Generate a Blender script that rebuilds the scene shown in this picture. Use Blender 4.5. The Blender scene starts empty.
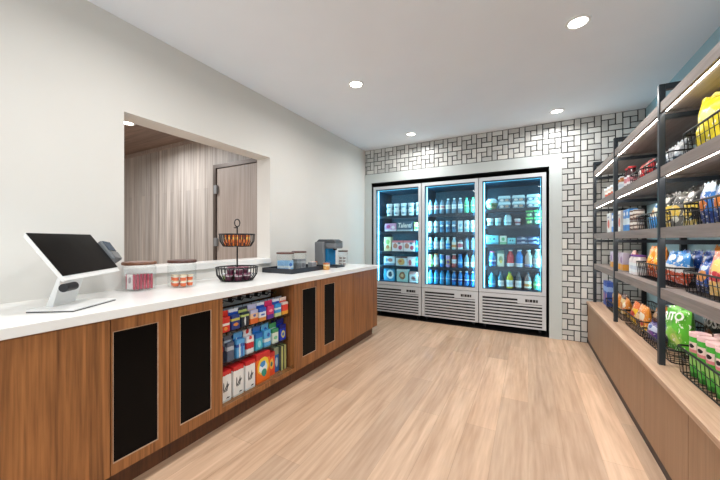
import bpy, bmesh, math, random
from mathutils import Vector, Matrix, noise
R = random.Random(7)
PI = math.pi
sc = bpy.context.scene
COL = sc.collection
ORD = ['first', 'second', 'third', 'fourth', 'fifth', 'sixth', 'seventh', 'eighth', 'ninth', 'tenth']

# ------------------------------------------------------------------ materials
def srgb(r, g, b):
    f = lambda c: (c / 255 / 12.92) if c <= 10 else (((c / 255) + .055) / 1.055) ** 2.4
    return (f(r), f(g), f(b), 1)

def newmat(name):
    m = bpy.data.materials.new(name); m.use_nodes = True
    nt = m.node_tree
    return m, nt, nt.nodes['Principled BSDF']

def plain(name, c, rough=.5, metal=0., emis=0., spec=.5, coat=0.):
    m, nt, b = newmat(name)
    b.inputs['Base Color'].default_value = srgb(*c)
    b.inputs['Roughness'].default_value = rough
    b.inputs['Metallic'].default_value = metal
    b.inputs['Specular IOR Level'].default_value = spec
    b.inputs['Coat Weight'].default_value = coat
    # a little procedural unevenness in the gloss
    tc = nt.nodes.new('ShaderNodeTexCoord'); n = nt.nodes.new('ShaderNodeTexNoise')
    n.inputs['Scale'].default_value = 14
    mr = nt.nodes.new('ShaderNodeMapRange')
    mr.inputs['To Min'].default_value = max(0, rough - .05); mr.inputs['To Max'].default_value = min(1, rough + .05)
    nt.links.new(tc.outputs['Object'], n.inputs['Vector'])
    nt.links.new(n.outputs['Fac'], mr.inputs['Value']); nt.links.new(mr.outputs[0], b.inputs['Roughness'])
    return m

def emit(name, c, s):
    m, nt, b = newmat(name)
    b.inputs['Base Color'].default_value = srgb(*c)
    b.inputs['Emission Color'].default_value = srgb(*c)
    b.inputs['Emission Strength'].default_value = s
    return m

def glass(name, tint=(235, 245, 248), refl=.75):
    m, nt, b = newmat(name)
    nt.nodes.remove(b)
    out = nt.nodes['Material Output']
    t = nt.nodes.new('ShaderNodeBsdfTransparent'); t.inputs['Color'].default_value = srgb(*tint)
    g = nt.nodes.new('ShaderNodeBsdfGlossy'); g.inputs['Roughness'].default_value = .03
    fr = nt.nodes.new('ShaderNodeLayerWeight'); fr.inputs['Blend'].default_value = .5
    pw = nt.nodes.new('ShaderNodeMath'); pw.operation = 'POWER'; pw.inputs[1].default_value = 4.
    mu = nt.nodes.new('ShaderNodeMath'); mu.operation = 'MULTIPLY_ADD'; mu.inputs[1].default_value = refl; mu.inputs[2].default_value = .02
    mx = nt.nodes.new('ShaderNodeMixShader')
    nt.links.new(fr.outputs['Facing'], pw.inputs[0]); nt.links.new(pw.outputs[0], mu.inputs[0]); nt.links.new(mu.outputs[0], mx.inputs[0])
    nt.links.new(t.outputs[0], mx.inputs[1]); nt.links.new(g.outputs[0], mx.inputs[2])
    nt.links.new(mx.outputs[0], out.inputs['Surface'])
    return m

def wood(name, c1, c2, axis='z', scale=14., rough=.45, stretch=.05, planks=None):
    m, nt, b = newmat(name)
    N = nt.nodes.new; L = nt.links.new
    tc = N('ShaderNodeTexCoord'); oi = N('ShaderNodeObjectInfo')
    mp = N('ShaderNodeMapping')
    s = [scale] * 3; s['xyz'.index(axis)] = scale * stretch
    mp.inputs['Scale'].default_value = s
    sx = N('ShaderNodeVectorMath'); sx.operation = 'SCALE'
    cv = N('ShaderNodeCombineXYZ')
    L(oi.outputs['Random'], cv.inputs[0]); L(oi.outputs['Random'], cv.inputs[1]); L(oi.outputs['Random'], cv.inputs[2])
    L(cv.outputs[0], sx.inputs[0]); sx.inputs['Scale'].default_value = 40
    ad = N('ShaderNodeVectorMath')
    L(tc.outputs['Object'], mp.inputs['Vector']); L(mp.outputs[0], ad.inputs[0]); L(sx.outputs[0], ad.inputs[1])
    n1 = N('ShaderNodeTexNoise'); n1.inputs['Scale'].default_value = 1; n1.inputs['Detail'].default_value = 5
    n1.inputs['Distortion'].default_value = 1.2
    n2 = N('ShaderNodeTexNoise'); n2.inputs['Scale'].default_value = 5; n2.inputs['Detail'].default_value = 4
    L(ad.outputs[0], n1.inputs['Vector']); L(ad.outputs[0], n2.inputs['Vector'])
    mix = N('ShaderNodeMath'); mix.operation = 'MULTIPLY_ADD'; mix.inputs[1].default_value = .4
    L(n2.outputs['Fac'], mix.inputs[0])
    m2 = N('ShaderNodeMath'); m2.operation = 'MULTIPLY'; m2.inputs[1].default_value = .6
    L(n1.outputs['Fac'], m2.inputs[0]); L(m2.outputs[0], mix.inputs[2])
    cr = N('ShaderNodeValToRGB')
    cr.color_ramp.elements[0].position = .32; cr.color_ramp.elements[0].color = srgb(*c1)
    cr.color_ramp.elements[1].position = .66; cr.color_ramp.elements[1].color = srgb(*c2)
    L(mix.outputs[0], cr.inputs[0])
    col = cr.outputs[0]
    if planks:
        # plank joints: width, length, run axis; brick texture turned so rows run along the axis
        w, ln, rows = planks
        sp = N('ShaderNodeSeparateXYZ'); cb = N('ShaderNodeCombineXYZ')
        L(tc.outputs['Object'], sp.inputs[0])
        L(sp.outputs['xyz'.index(axis)], cb.inputs[0]); L(sp.outputs['xyz'.index(rows)], cb.inputs[1])
        br = N('ShaderNodeTexBrick'); br.offset = .37; br.inputs['Scale'].default_value = 1
        br.inputs['Brick Width'].default_value = ln; br.inputs['Row Height'].default_value = w
        br.inputs['Mortar Size'].default_value = .0012; br.inputs['Mortar Smooth'].default_value = .3
        br.inputs['Color1'].default_value = (.86, .86, .86, 1); br.inputs['Color2'].default_value = (1.1, 1.08, 1.06, 1)
        br.inputs['Mortar'].default_value = (.72, .68, .64, 1)
        L(cb.outputs[0], br.inputs['Vector'])
        mm = N('ShaderNodeMix'); mm.data_type = 'RGBA'; mm.blend_type = 'MULTIPLY'; mm.inputs[0].default_value = 1
        L(col, mm.inputs[6]); L(br.outputs['Color'], mm.inputs[7]); col = mm.outputs[2]
    L(col, b.inputs['Base Color'])
    b.inputs['Roughness'].default_value = rough
    return m

def pack(name, base, bands=(), blobs=(), rough=.35, speck=None):
    if speck is None and 'bag' in name: speck = (11, .64, (240, 238, 230))
    """printed wrapper: bands (z0,z1,colour) and blobs (cx,cz,rx,rz,colour) in the object's own box coordinates"""
    m, nt, b = newmat(name)
    N = nt.nodes.new; L = nt.links.new
    tc = N('ShaderNodeTexCoord'); sp = N('ShaderNodeSeparateXYZ'); L(tc.outputs['Generated'], sp.inputs[0])
    n = N('ShaderNodeTexNoise'); n.inputs['Scale'].default_value = 6; L(tc.outputs['Generated'], n.inputs['Vector'])
    def M(op, a, c=None):
        q = N('ShaderNodeMath'); q.operation = op
        for i, v in enumerate((a, c)):
            if v is None: continue
            if isinstance(v, (int, float)): q.inputs[i].default_value = v
            else: L(v, q.inputs[i])
        return q.outputs[0]
    off = M('MULTIPLY', M('SUBTRACT', n.outputs['Fac'], .5), .12)
    z = M('ADD', sp.outputs[2], off); x = M('ADD', sp.outputs[0], off)
    rgb = N('ShaderNodeRGB'); rgb.outputs[0].default_value = srgb(*base); col = rgb.outputs[0]
    def over(mask, c):
        nonlocal col
        mm = N('ShaderNodeMix'); mm.data_type = 'RGBA'; L(mask, mm.inputs[0]); L(col, mm.inputs[6])
        mm.inputs[7].default_value = srgb(*c); col = mm.outputs[2]
    for z0, z1, c in bands:
        over(M('MULTIPLY', M('GREATER_THAN', z, z0), M('LESS_THAN', z, z1)), c)
    for cx, cz, rx, rz, c in blobs:
        dx = M('DIVIDE', M('SUBTRACT', x, cx), rx); dz = M('DIVIDE', M('SUBTRACT', z, cz), rz)
        over(M('LESS_THAN', M('ADD', M('MULTIPLY', dx, dx), M('MULTIPLY', dz, dz)), 1.), c)
    if speck:
        v = N('ShaderNodeTexNoise'); v.inputs['Scale'].default_value = speck[0]; L(tc.outputs['Generated'], v.inputs['Vector'])
        over(M('GREATER_THAN', v.outputs['Fac'], speck[1]), speck[2])
    L(col, b.inputs['Base Color']); b.inputs['Roughness'].default_value = rough
    return m

def painted(name, c, var=.03, scale=3, rough=.8):
    m, nt, b = newmat(name)
    N = nt.nodes.new; L = nt.links.new
    tc = N('ShaderNodeTexCoord'); n = N('ShaderNodeTexNoise'); n.inputs['Scale'].default_value = scale; n.inputs['Detail'].default_value = 6
    cr = N('ShaderNodeValToRGB'); k = srgb(*c)
    cr.color_ramp.elements[0].color = [q * (1 - var) for q in k[:3]] + [1]
    cr.color_ramp.elements[1].color = [min(1, q * (1 + var)) for q in k[:3]] + [1]
    L(tc.outputs['Object'], n.inputs['Vector']); L(n.outputs['Fac'], cr.inputs[0]); L(cr.outputs[0], b.inputs['Base Color'])
    b.inputs['Roughness'].default_value = rough
    return m

M_wall = painted('wall paint', (218, 215, 209))
M_ceil = painted('ceiling paint', (233, 238, 244))
M_rwall = painted('blue wall paint', (158, 190, 200))
M_surround = painted('pale grey panel', (186, 193, 191), .02, 4, .5)
M_floor = wood('oak floor', (172, 138, 110), (212, 180, 152), 'y', 9., .42, .07, (.185, 1.35, 'x'))
M_cab = wood('walnut veneer', (98, 58, 28), (174, 114, 64), 'z', 22., .42, .035)
M_toe = plain('dark toe board', (66, 52, 46), .6)
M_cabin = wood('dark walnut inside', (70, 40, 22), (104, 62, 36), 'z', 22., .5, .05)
M_base = wood('tan veneer', (138, 104, 76), (162, 126, 96), 'z', 34., .5, .03)
M_basetop = wood('pale oak top', (164, 130, 104), (196, 164, 138), 'y', 26., .5, .04)
M_shelf = wood('grey brown veneer', (112, 102, 97), (146, 134, 127), 'y', 26., .55, .04)
M_pass = wood('grey panelling', (124, 116, 110), (194, 189, 184), 'z', 20., .5, .02, (.09, 3., 'x'))
M_passceil = wood('brown plank ceiling', (104, 88, 80), (146, 128, 118), 'x', 16., .55, .05, (.12, 2., 'y'))
M_passdoor = wood('grey door veneer', (140, 128, 120), (172, 160, 152), 'z', 24., .5, .02)
M_quartz = painted('white quartz', (240, 239, 236), .04, 2.2, .22)
M_black = plain('black metal', (26, 27, 30), .45, .3)
M_post = plain('gunmetal post', (44, 50, 56), .38, .4)
M_blackgl = plain('black glass', (5, 5, 6), .3, 0, 0, .12)
M_silver = plain('brushed silver', (196, 200, 203), .38, .3)
M_silver2 = plain('grey steel', (150, 153, 156), .4, .6)
M_dark = plain('dark recess', (14, 15, 17), .7)
M_white = plain('white plastic', (232, 232, 230), .35)
M_whitem = plain('white enamel', (224, 224, 222), .5)
M_liner = plain('fridge liner', (26, 62, 84), .5)
M_rail = plain('fridge shelf', (18, 46, 66), .4)
M_led = emit('cool fridge light', (150, 232, 255), 4.)
M_led2 = emit('dim fridge edge light', (110, 214, 245), 1.3)
M_ledw = emit('shelf light strip', (255, 248, 238), 30.)
M_lamp = emit('downlight lens', (255, 250, 242), 14.)
M_glass = glass('clear glass', (254, 255, 255), .35)
M_glassd = glass('fridge door glass', (240, 248, 250), .45)
M_lidwood = wood('dark wood lid', (84, 50, 32), (134, 84, 54), 'x', 40., .4, .1)
M_lidwood2 = wood('red brown lid', (62, 36, 30), (100, 60, 50), 'x', 40., .4, .1)
M_trayd = plain('navy tray', (34, 40, 50), .4)
M_grey = plain('grey plastic', (112, 116, 120), .4)
M_readscr = plain('slate display', (52, 70, 88), .25)
M_doorfr = plain('bronze door frame', (86, 76, 70), .4, .3)
M_greyd = plain('dark grey plastic', (58, 62, 68), .35)
M_bluew = plain('blue water tank', (30, 112, 160), .15)
M_grout = plain('dark grout', (52, 54, 54), .9)
M_clear = glass('clear acrylic', (240, 245, 246), .6)
M_red = plain('red print', (196, 34, 34), .4)
M_inkblack = plain('black ink', (18, 18, 20), .5)
M_inkwhite = plain('white ink', (240, 240, 238), .5)

def tilemat():
    m, nt, b = newmat('glazed white tile')
    g = nt.nodes.new('ShaderNodeNewGeometry'); cr = nt.nodes.new('ShaderNodeValToRGB')
    cr.color_ramp.elements[0].color = srgb(172, 173, 170); cr.color_ramp.elements[1].color = srgb(208, 208, 203)
    nt.links.new(g.outputs['Random Per Island'], cr.inputs[0]); nt.links.new(cr.outputs[0], b.inputs['Base Color'])
    b.inputs['Roughness'].default_value = .3
    return m
M_tile = tilemat()

# ------------------------------------------------------------------ mesh helpers
class MB:
    def __init__(s): s.b = bmesh.new()
    def box(s, x0, x1, y0, y1, z0, z1, mi=0):
        v = [s.b.verts.new(p) for p in ((x0,y0,z0),(x1,y0,z0),(x1,y1,z0),(x0,y1,z0),(x0,y0,z1),(x1,y0,z1),(x1,y1,z1),(x0,y1,z1))]
        for f in ((0,3,2,1),(4,5,6,7),(0,1,5,4),(1,2,6,5),(2,3,7,6),(3,0,4,7)):
            s.b.faces.new([v[i] for i in f]).material_index = mi
        return s
    def hexa(s, bot, top, mi=0):
        n = len(bot)
        v = [s.b.verts.new(p) for p in bot]; w = [s.b.verts.new(p) for p in top]
        s.b.faces.new(v[::-1]).material_index = mi; s.b.faces.new(w).material_index = mi
        for i in range(n):
            s.b.faces.new((v[i], v[(i+1) % n], w[(i+1) % n], w[i])).material_index = mi
        return s
    def lathe(s, prof, seg=16, c=(0,0,0), mi=0, sx=1., sy=1.):
        rings = []
        for r, z in prof:
            if r < 1e-6: rings.append([s.b.verts.new((c[0], c[1], c[2]+z))])
            else: rings.append([s.b.verts.new((c[0]+sx*r*math.cos(2*PI*k/seg), c[1]+sy*r*math.sin(2*PI*k/seg), c[2]+z)) for k in range(seg)])
        for a, b in zip(rings, rings[1:]):
            for k in range(seg):
                k2 = (k+1) % seg
                if len(a) == 1 and len(b) == 1: continue
                if len(a) == 1: f = (a[0], b[k2], b[k])
                elif len(b) == 1: f = (a[k], a[k2], b[0])
                else: f = (a[k], a[k2], b[k2], b[k])
                s.b.faces.new(f).material_index = mi
        return s
    def tube(s, pts, r, seg=6, closed=False, mi=0):
        pts = [Vector(p) for p in pts]; n = len(pts); rings = []
        for i, p in enumerate(pts):
            a = pts[(i-1) % n] if (closed or i) else p; b = pts[(i+1) % n] if (closed or i < n-1) else p
            t = (b - a).normalized()
            up = Vector((0,0,1)) if abs(t.z) < .9 else Vector((1,0,0))
            e1 = t.cross(up).normalized(); e2 = t.cross(e1)
            rings.append([s.b.verts.new(p + r*(math.cos(2*PI*k/seg)*e1 + math.sin(2*PI*k/seg)*e2)) for k in range(seg)])
        for i in range(n if closed else n-1):
            a, b = rings[i], rings[(i+1) % n]
            for k in range(seg):
                s.b.faces.new((a[k], a[(k+1) % seg], b[(k+1) % seg], b[k])).material_index = mi
        if not closed:
            s.b.faces.new(rings[0]).material_index = mi; s.b.faces.new(rings[-1][::-1]).material_index = mi
        return s
    def xf(s, m):
        bmesh.ops.transform(s.b, matrix=m, verts=s.b.verts[:]); return s
    def build(s, name, mats, parent=None, smooth=False, bev=0., loc=None):
        if bev: bmesh.ops.bevel(s.b, geom=s.b.edges[:], offset=bev, segments=2, affect='EDGES', profile=.5)
        bmesh.ops.recalc_face_normals(s.b, faces=s.b.faces[:])
        me = bpy.data.meshes.new(name); s.b.to_mesh(me); s.b.free()
        for m in (mats if isinstance(mats, (list, tuple)) else [mats]): me.materials.append(m)
        if smooth:
            me.polygons.foreach_set('use_smooth', [True]*len(me.polygons))
            me.set_sharp_from_angle(angle=math.radians(40))
        o = bpy.data.objects.new(name, me); COL.objects.link(o)
        if parent: o.parent = parent
        if loc: o.location = loc
        return o

def tag(o, label, cat, group=None, kind=None):
    if label: o['label'] = label
    if cat: o['category'] = cat
    if group: o['group'] = group
    if kind: o['kind'] = kind
    return o
def thing(name, label, cat, loc=(0,0,0), rz=0, group=None):
    o = bpy.data.objects.new(name, None); COL.objects.link(o); o.empty_display_size = .05
    o.location = loc; o.rotation_euler = (0, 0, rz)
    return tag(o, label, cat, group)
def struct(o): o['kind'] = 'structure'; return o
USED = set()
def put(proto, loc, rz=0, label=None, group=None, lean=0., cat=None):
    """first use moves the prototype itself, later uses copy it with its parts and sub-parts"""
    if proto.name in USED:
        r = proto.copy(); COL.objects.link(r)
        for ch in list(proto.children):
            c = ch.copy(); COL.objects.link(c); c.parent = r
            for g in list(ch.children):
                d = g.copy(); COL.objects.link(d); d.parent = c
    else:
        r = proto; USED.add(proto.name)
    r.location = loc; r.rotation_euler = (lean, 0, rz)
    if r.type == 'MESH' and 'bag' in r.name: rl = R.uniform(-.06, .06); r.rotation_euler = (min(0, lean) - R.uniform(0, .14), rl, rz + R.uniform(-.06, .06)); r.location.z += abs(rl)*.5*max(v.co.x for v in r.data.vertices)*2
    if label: r['label'] = label
    if group: r['group'] = group
    if cat: r['category'] = cat
    return r

def letters(txt, size, mat, parent, fn, name='logo_lettering', bold=.02, shear=0., wid=1.):
    """lettering as a mesh; fn maps the flat (x,z) of each point to a place on the parent's surface"""
    cu = bpy.data.curves.new(name, 'FONT'); cu.body = txt; cu.size = size; cu.align_x = 'CENTER'; cu.align_y = 'CENTER'
    cu.offset = bold * size; cu.shear = shear; cu.resolution_u = 2
    tmp = bpy.data.objects.new('tmp', cu); me = bpy.data.meshes.new_from_object(tmp); bpy.data.objects.remove(tmp)
    b = bmesh.new(); b.from_mesh(me)
    bmesh.ops.remove_doubles(b, verts=b.verts[:], dist=1e-5)
    for v in b.verts: v.co = Vector(fn(v.co.x*wid, v.co.y))
    b.to_mesh(me); b.free(); me.materials.clear(); me.materials.append(mat); me.name = name
    o = bpy.data.objects.new(name, me); COL.objects.link(o); o.parent = parent
    return o

# ------------------------------------------------------------------ room shell
XL, XR, YB, ZC = -2.40, 1.168, 4.61, 2.73
Y0 = -2.6
struct(MB().box(-2.41, 1.3, Y0, 4.62, -.06, 0).build('floor', M_floor))
struct(MB().box(-2.41, 1.3, Y0, 4.62, ZC, ZC+.08).build('ceiling', M_ceil))
struct(MB().box(XR, XR+.1, Y0, YB+.1, 0, ZC).build('wall_right', M_rwall))
# left wall with the pass-through opening
OY0, OY1, OZ0, OZ1, WT = 1.082, 2.43, 1.0, 2.115, .19
w = MB()
w.box(XL-WT, XL, Y0, OY0, 0, ZC).box(XL-WT, XL, OY1, YB+.1, 0, ZC).box(XL-WT, XL, OY0, OY1, 0, OZ0).box(XL-WT, XL, OY0, OY1, OZ1, ZC)
struct(w.build('wall_left', M_wall))
sl = MB().box(XL-WT, XL+.018, OY0-.0, OY1+.0, OZ0, OZ0+.055).build('trim_1', M_quartz, bev=.004)
struct(sl)
# back wall: grout bed with a windmill pattern of glazed tiles, and the fridge recess
RX0, RX1, RZ1 = -2.277, .236, 2.178
SX0, SX1, SZ1 = -2.40, .371, 2.325
w = MB()
w.box(XL-.1, RX0, YB, YB+.05, 0, ZC).box(RX1, XR+.1, YB, YB+.05, 0, ZC).box(RX0, RX1, YB, YB+.05, RZ1, ZC)
P = .2; g = .0048; T = P/3
def clipped(x0, x1, z0, z1):
    x0 += g; x1 -= g; z0 += g; z1 -= g
    x0 = max(x0, XL+.004); x1 = min(x1, XR-.002); z0 = max(z0, 0.004); z1 = min(z1, ZC-.003)
    if x1 - x0 < .008 or z1 - z0 < .008: return
    if z0 < SZ1 and x0 < SX1:                       # not behind the panel surround
        if x1 > SX1 + .01: x0 = SX1 + .002
        elif z1 > SZ1 + .01: z0 = SZ1 + .002
        else: return
    y = YB - .007
    e = .0025
    v = [w.b.verts.new(p) for p in ((x0,YB,z0),(x1,YB,z0),(x1,YB,z1),(x0,YB,z1),(x0+e,y,z0+e),(x1-e,y,z0+e),(x1-e,y,z1-e),(x0+e,y,z1-e))]
    for f in ((4,5,6,7),(0,1,5,4),(1,2,6,5),(2,3,7,6),(3,0,4,7)):
        w.b.faces.new([v[i] for i in f]).material_index = 1
for i in range(18):
    for j in range(14):
        bx = 1.165 - P*(i+1); bz = ZC - P*j         # block: top-left corner
        for c0, c1, r0, r1 in ((0,2,0,1),(2,3,0,2),(1,3,2,3),(0,1,1,3),(1,2,1,2)):
            clipped(bx + c0*T, bx + c1*T, bz - r1*T, bz - r0*T)
struct(w.build('wall_back', [M_grout, M_tile]))
# recess lining
RD = 5.46
w = MB()
w.box(RX0-.04, RX0, YB+.05, RD, 0, RZ1+.04).box(RX1, RX1+.04, YB+.05, RD, 0, RZ1+.04).box(RX0, RX1, YB+.05, RD, RZ1, RZ1+.04)
w.box(RX0-.04, RX1+.04, RD, RD+.04, 0, RZ1+.04)
struct(w.build('wall_recess', M_dark))
struct(MB().box(RX0, RX1, 4.62, RD, -.06, 0).build('floor_recess', M_dark))
# pale panel surround round the recess
w = MB()
w.box(SX0+.002, RX0, YB-.018, YB-.001, 0, SZ1).box(RX1, SX1, YB-.018, YB-.001, 0, SZ1).box(RX0, RX1, YB-.018, YB-.001, RZ1, SZ1)
struct(w.build('trim_2', M_surround))
# passage seen through the opening
PY, PZ = 2.50, 2.55
struct(MB().box(-8.2, -2.60, PY, PY+.1, 0, PZ).build('wall_passage', M_pass))
struct(MB().box(-8.2, -2.60, -.6, PY, PZ, PZ+.06).build('ceiling_passage', M_passceil))
struct(MB().box(-8.2, -2.60, -.6, PY, -.06, 0).build('floor_passage', M_floor))
struct(MB().box(-8.26, -8.2, -.6, PY+.1, 0, PZ).build('wall_far', M_wall))
struct(MB().box(-8.2, -2.60, -.66, -.6, 0, PZ).build('wall_front', M_wall))
struct(MB().box(-8.19, -3.48, PY-.02, PY-.001, PZ-.05, PZ-.001).build('trim_3', M_passdoor))
dr = struct(MB().box(-3.30, -2.612, PY-.035, PY-.002, .01, 2.10).build('door_1', M_passdoor))
w = MB(); w.box(-3.35, -3.305, PY-.05, PY-.001, 0, 2.15).box(-3.305, -2.61, PY-.05, PY-.001, 2.105, 2.15)
w.build('door_frame', M_doorfr, dr)
for z in (.3, 1.22, 1.85):
    MB().box(-3.325, -3.275, PY-.062, PY-.036, z-.05, z+.05).build('hinge', M_silver2, dr)

# ------------------------------------------------------------------ downlights
def downlight(x, y, label, power=11, z=ZC, lamp=True):
    t = thing('recessed_downlight', label, 'ceiling light', (x, y, z), 0, 'recessed ceiling lights')
    MB().lathe([(.076, -.001), (.074, -.006), (.058, -.008), (.054, -.002), (.076, -.001)], 24).build('trim_ring', M_white, t, True)
    MB().lathe([(.0, -.0032), (.054, -.003), (.054, -.0012), (0, -.001)], 24).build('lens', M_lamp, t)
    if lamp:
        ld = bpy.data.lights.new('downlight_lamp', 'AREA'); ld.shape = 'DISK'; ld.size = .14; ld.energy = power
        ld.color = (1, .99, .98); ld.spread = math.radians(165)
        lo = bpy.data.objects.new('downlight_lamp', ld); COL.objects.link(lo); lo.location = (x, y, z - .02)
    return t
downlight(.299, 2.561, 'round recessed ceiling light nearest the camera on the shelving side')
downlight(-1.44, 2.576, 'round recessed ceiling light nearest the camera on the counter side')
downlight(-1.444, 4.164, 'round recessed ceiling light before the tiled wall on the counter side')
downlight(.293, 4.22, 'round recessed ceiling light before the tiled wall on the shelving side')
# the same grid of lamps goes on over and behind the camera: light only
for x in (.296, -1.44):
    for y in (.97, -.62):
        ld = bpy.data.lights.new('downlight_lamp', 'AREA'); ld.shape = 'DISK'; ld.size = .14; ld.energy = 11
        ld.color = (1, .99, .98); ld.spread = math.radians(165)
        lo = bpy.data.objects.new('downlight_lamp', ld); COL.objects.link(lo); lo.location = (x, y, ZC-.02)
downlight(-3.925, 1.80, 'small bright ceiling light in the passage beyond the wall opening', 22, PZ)
ld = bpy.data.lights.new('passage_fill', 'AREA'); ld.shape = 'DISK'; ld.size = .5; ld.energy = 40  # added fill light to brighten the passage wall, without a fitting
lo = bpy.data.objects.new('passage_fill', ld); COL.objects.link(lo); lo.location = (-4.3, .2, PZ-.02)

# ------------------------------------------------------------------ left counter
CX = -1.74                                              # cabinet face
CZ = .872                                               # underside of the worktop
ct = MB().box(XL+.001, CX+.012, -1.2, 3.69, CZ, .917).build('countertop', M_quartz, bev=.003)
tag(ct, 'long white quartz countertop running along the left wall cabinets'.replace('left wall ', 'walnut '), 'countertop')
def carcass(y0, y1, name, label, cat='cabinet'):
    t = thing(name, label, cat, (-2.07, (y0+y1)/2, 0))
    return t, -2.07, (y0+y1)/2
def lbox(m, x0, x1, y0, y1, z0, z1, ox, oy): return m.box(x0-ox, x1-ox, y0-oy, y1-oy, z0, z1)
KZ = .125
def door_cab(y0, y1, label, glazed=True, splits=None):
    t, ox, oy = carcass(y0, y1, 'base_cabinet', label)
    m = MB(); lbox(m, XL+.002, CX-.02, y0+.001, y1-.001, KZ, CZ-.001, ox, oy); m.build('carcass', M_cab, t)
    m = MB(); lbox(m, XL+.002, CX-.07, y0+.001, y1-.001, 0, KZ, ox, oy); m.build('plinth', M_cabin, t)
    for a, b, pa, pb, z0, z1 in (splits or []):
        if pa is None:
            m = MB(); lbox(m, CX-.019, CX, a+.0015, b-.0015, KZ, CZ-.004, ox, oy); m.build('front_panel', M_cab, t)
            continue
        m = MB()
        lbox(m, CX-.019, CX, a+.0015, pa, KZ, CZ-.004, ox, oy); lbox(m, CX-.019, CX, pb, b-.0015, KZ, CZ-.004, ox, oy)
        lbox(m, CX-.019, CX, pa, pb, KZ, z0, ox, oy); lbox(m, CX-.019, CX, pa, pb, z1, CZ-.004, ox, oy)
        d = m.build('door', M_cab, t)
        m = MB(); lbox(m, CX-.017, CX-.006, pa, pb, z0, z1, ox, oy); m.build('black_inset_panel', M_blackgl, d)
        e = .004; m = MB()
        lbox(m, CX-.006, CX-.001, pa, pb, z0, z0+e, ox, oy); lbox(m, CX-.006, CX-.001, pa, pb, z1-e, z1, ox, oy)
        lbox(m, CX-.006, CX-.001, pa, pa+e, z0+e, z1-e, ox, oy); lbox(m, CX-.006, CX-.001, pb-e, pb, z0+e, z1-e, ox, oy)
        m.build('inset_trim', M_basetop, d)
    return t
door_cab(-1.2, .728, 'long walnut base cabinet with a plain front below the sales terminal', splits=[(-1.2, -.1, None, 0, 0, 0), (-.1, .728, None, 0, 0, 0)])
door_cab(.728, 1.004, 'walnut cabinet with a tall black door panel, next to the plain long cabinet', splits=[(.728, 1.004, .737, .946, .178, .810)])
door_cab(1.004, 1.322, 'walnut cabinet with a tall black door panel, just before the open display niche', splits=[(1.004, 1.322, 1.062, 1.262, .19, .814)])
door_cab(2.075, 2.415, 'walnut cabinet with a narrow black door panel, just past the open display niche', splits=[(2.075, 2.415, 2.15, 2.352, .215, .812)])
door_cab(2.415, 2.75, 'walnut cabinet with a narrow black door panel, farthest from the sales terminal', splits=[(2.415, 2.75, 2.482, 2.672, .215, .812)])
door_cab(2.75, 3.68, 'plain fronted walnut cabinet at the fridge end of the counter', splits=[(2.75, 3.052, None, 0, 0, 0), (3.052, 3.68, None, 0, 0, 0)])
# the open display niche
NA, NB = 1.322, 2.075
t, ox, oy = carcass(NA, NB, 'display_cabinet', 'open walnut display cabinet filled with hanging packs and boxes', 'cabinet')
m = MB(); lbox(m, XL+.002, CX, NA+.001, NA+.02, KZ, CZ-.001, ox, oy); m.build('side_panel', M_cab, t)
m = MB(); lbox(m, XL+.002, CX, NB-.035, NB-.001, KZ, CZ-.001, ox, oy); m.build('side_panel', M_cab, t)
m = MB(); lbox(m, XL+.002, CX, NA+.02, NB-.035, KZ, .158, ox, oy); m.build('bottom_board', M_cab, t)
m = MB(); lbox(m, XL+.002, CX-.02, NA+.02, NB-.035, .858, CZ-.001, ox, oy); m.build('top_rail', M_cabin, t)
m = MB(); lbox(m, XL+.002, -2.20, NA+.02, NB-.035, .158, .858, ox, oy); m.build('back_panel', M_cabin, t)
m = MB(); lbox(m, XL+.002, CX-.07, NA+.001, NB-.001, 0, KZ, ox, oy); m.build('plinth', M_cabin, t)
HX = -1.95                                              # hanging board inside
m = MB(); lbox(m, HX-.008, HX, NA+.02, NB-.09, .76, .857, ox, oy); hb = m.build('hook_strip', M_white, t)
NY0, NY1 = 1.385, 2.03
hooks_y = [NA+.075 + k*.083 for k in range(8)]
for hy in hooks_y[:7]:
    m = MB().tube([(HX-ox, hy-oy, .815), (HX-ox+.13, hy-oy, .812), (HX-ox+.145, hy-oy, .828)], .004, 6)
    m.box(HX-ox, HX-ox+.012, hy-oy-.014, hy-oy+.014, .79, .835); m.build('hook', M_black, hb)
for z, x1 in ((.396, -1.80), (.602, -1.79)):
    m = MB(); lbox(m, -2.199, x1, NA+.021, NB-.036, z-.006, z, ox, oy); lbox(m, x1-.004, x1, NA+.021, NB-.036, z, z+.022, ox, oy)
    m.build('acrylic_shelf', M_clear, t)
m = MB(); lbox(m, -1.752, -1.749, NA+.021, NB-.036, .158, .19, ox, oy); m.build('acrylic_lip', M_clear, t)

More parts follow.
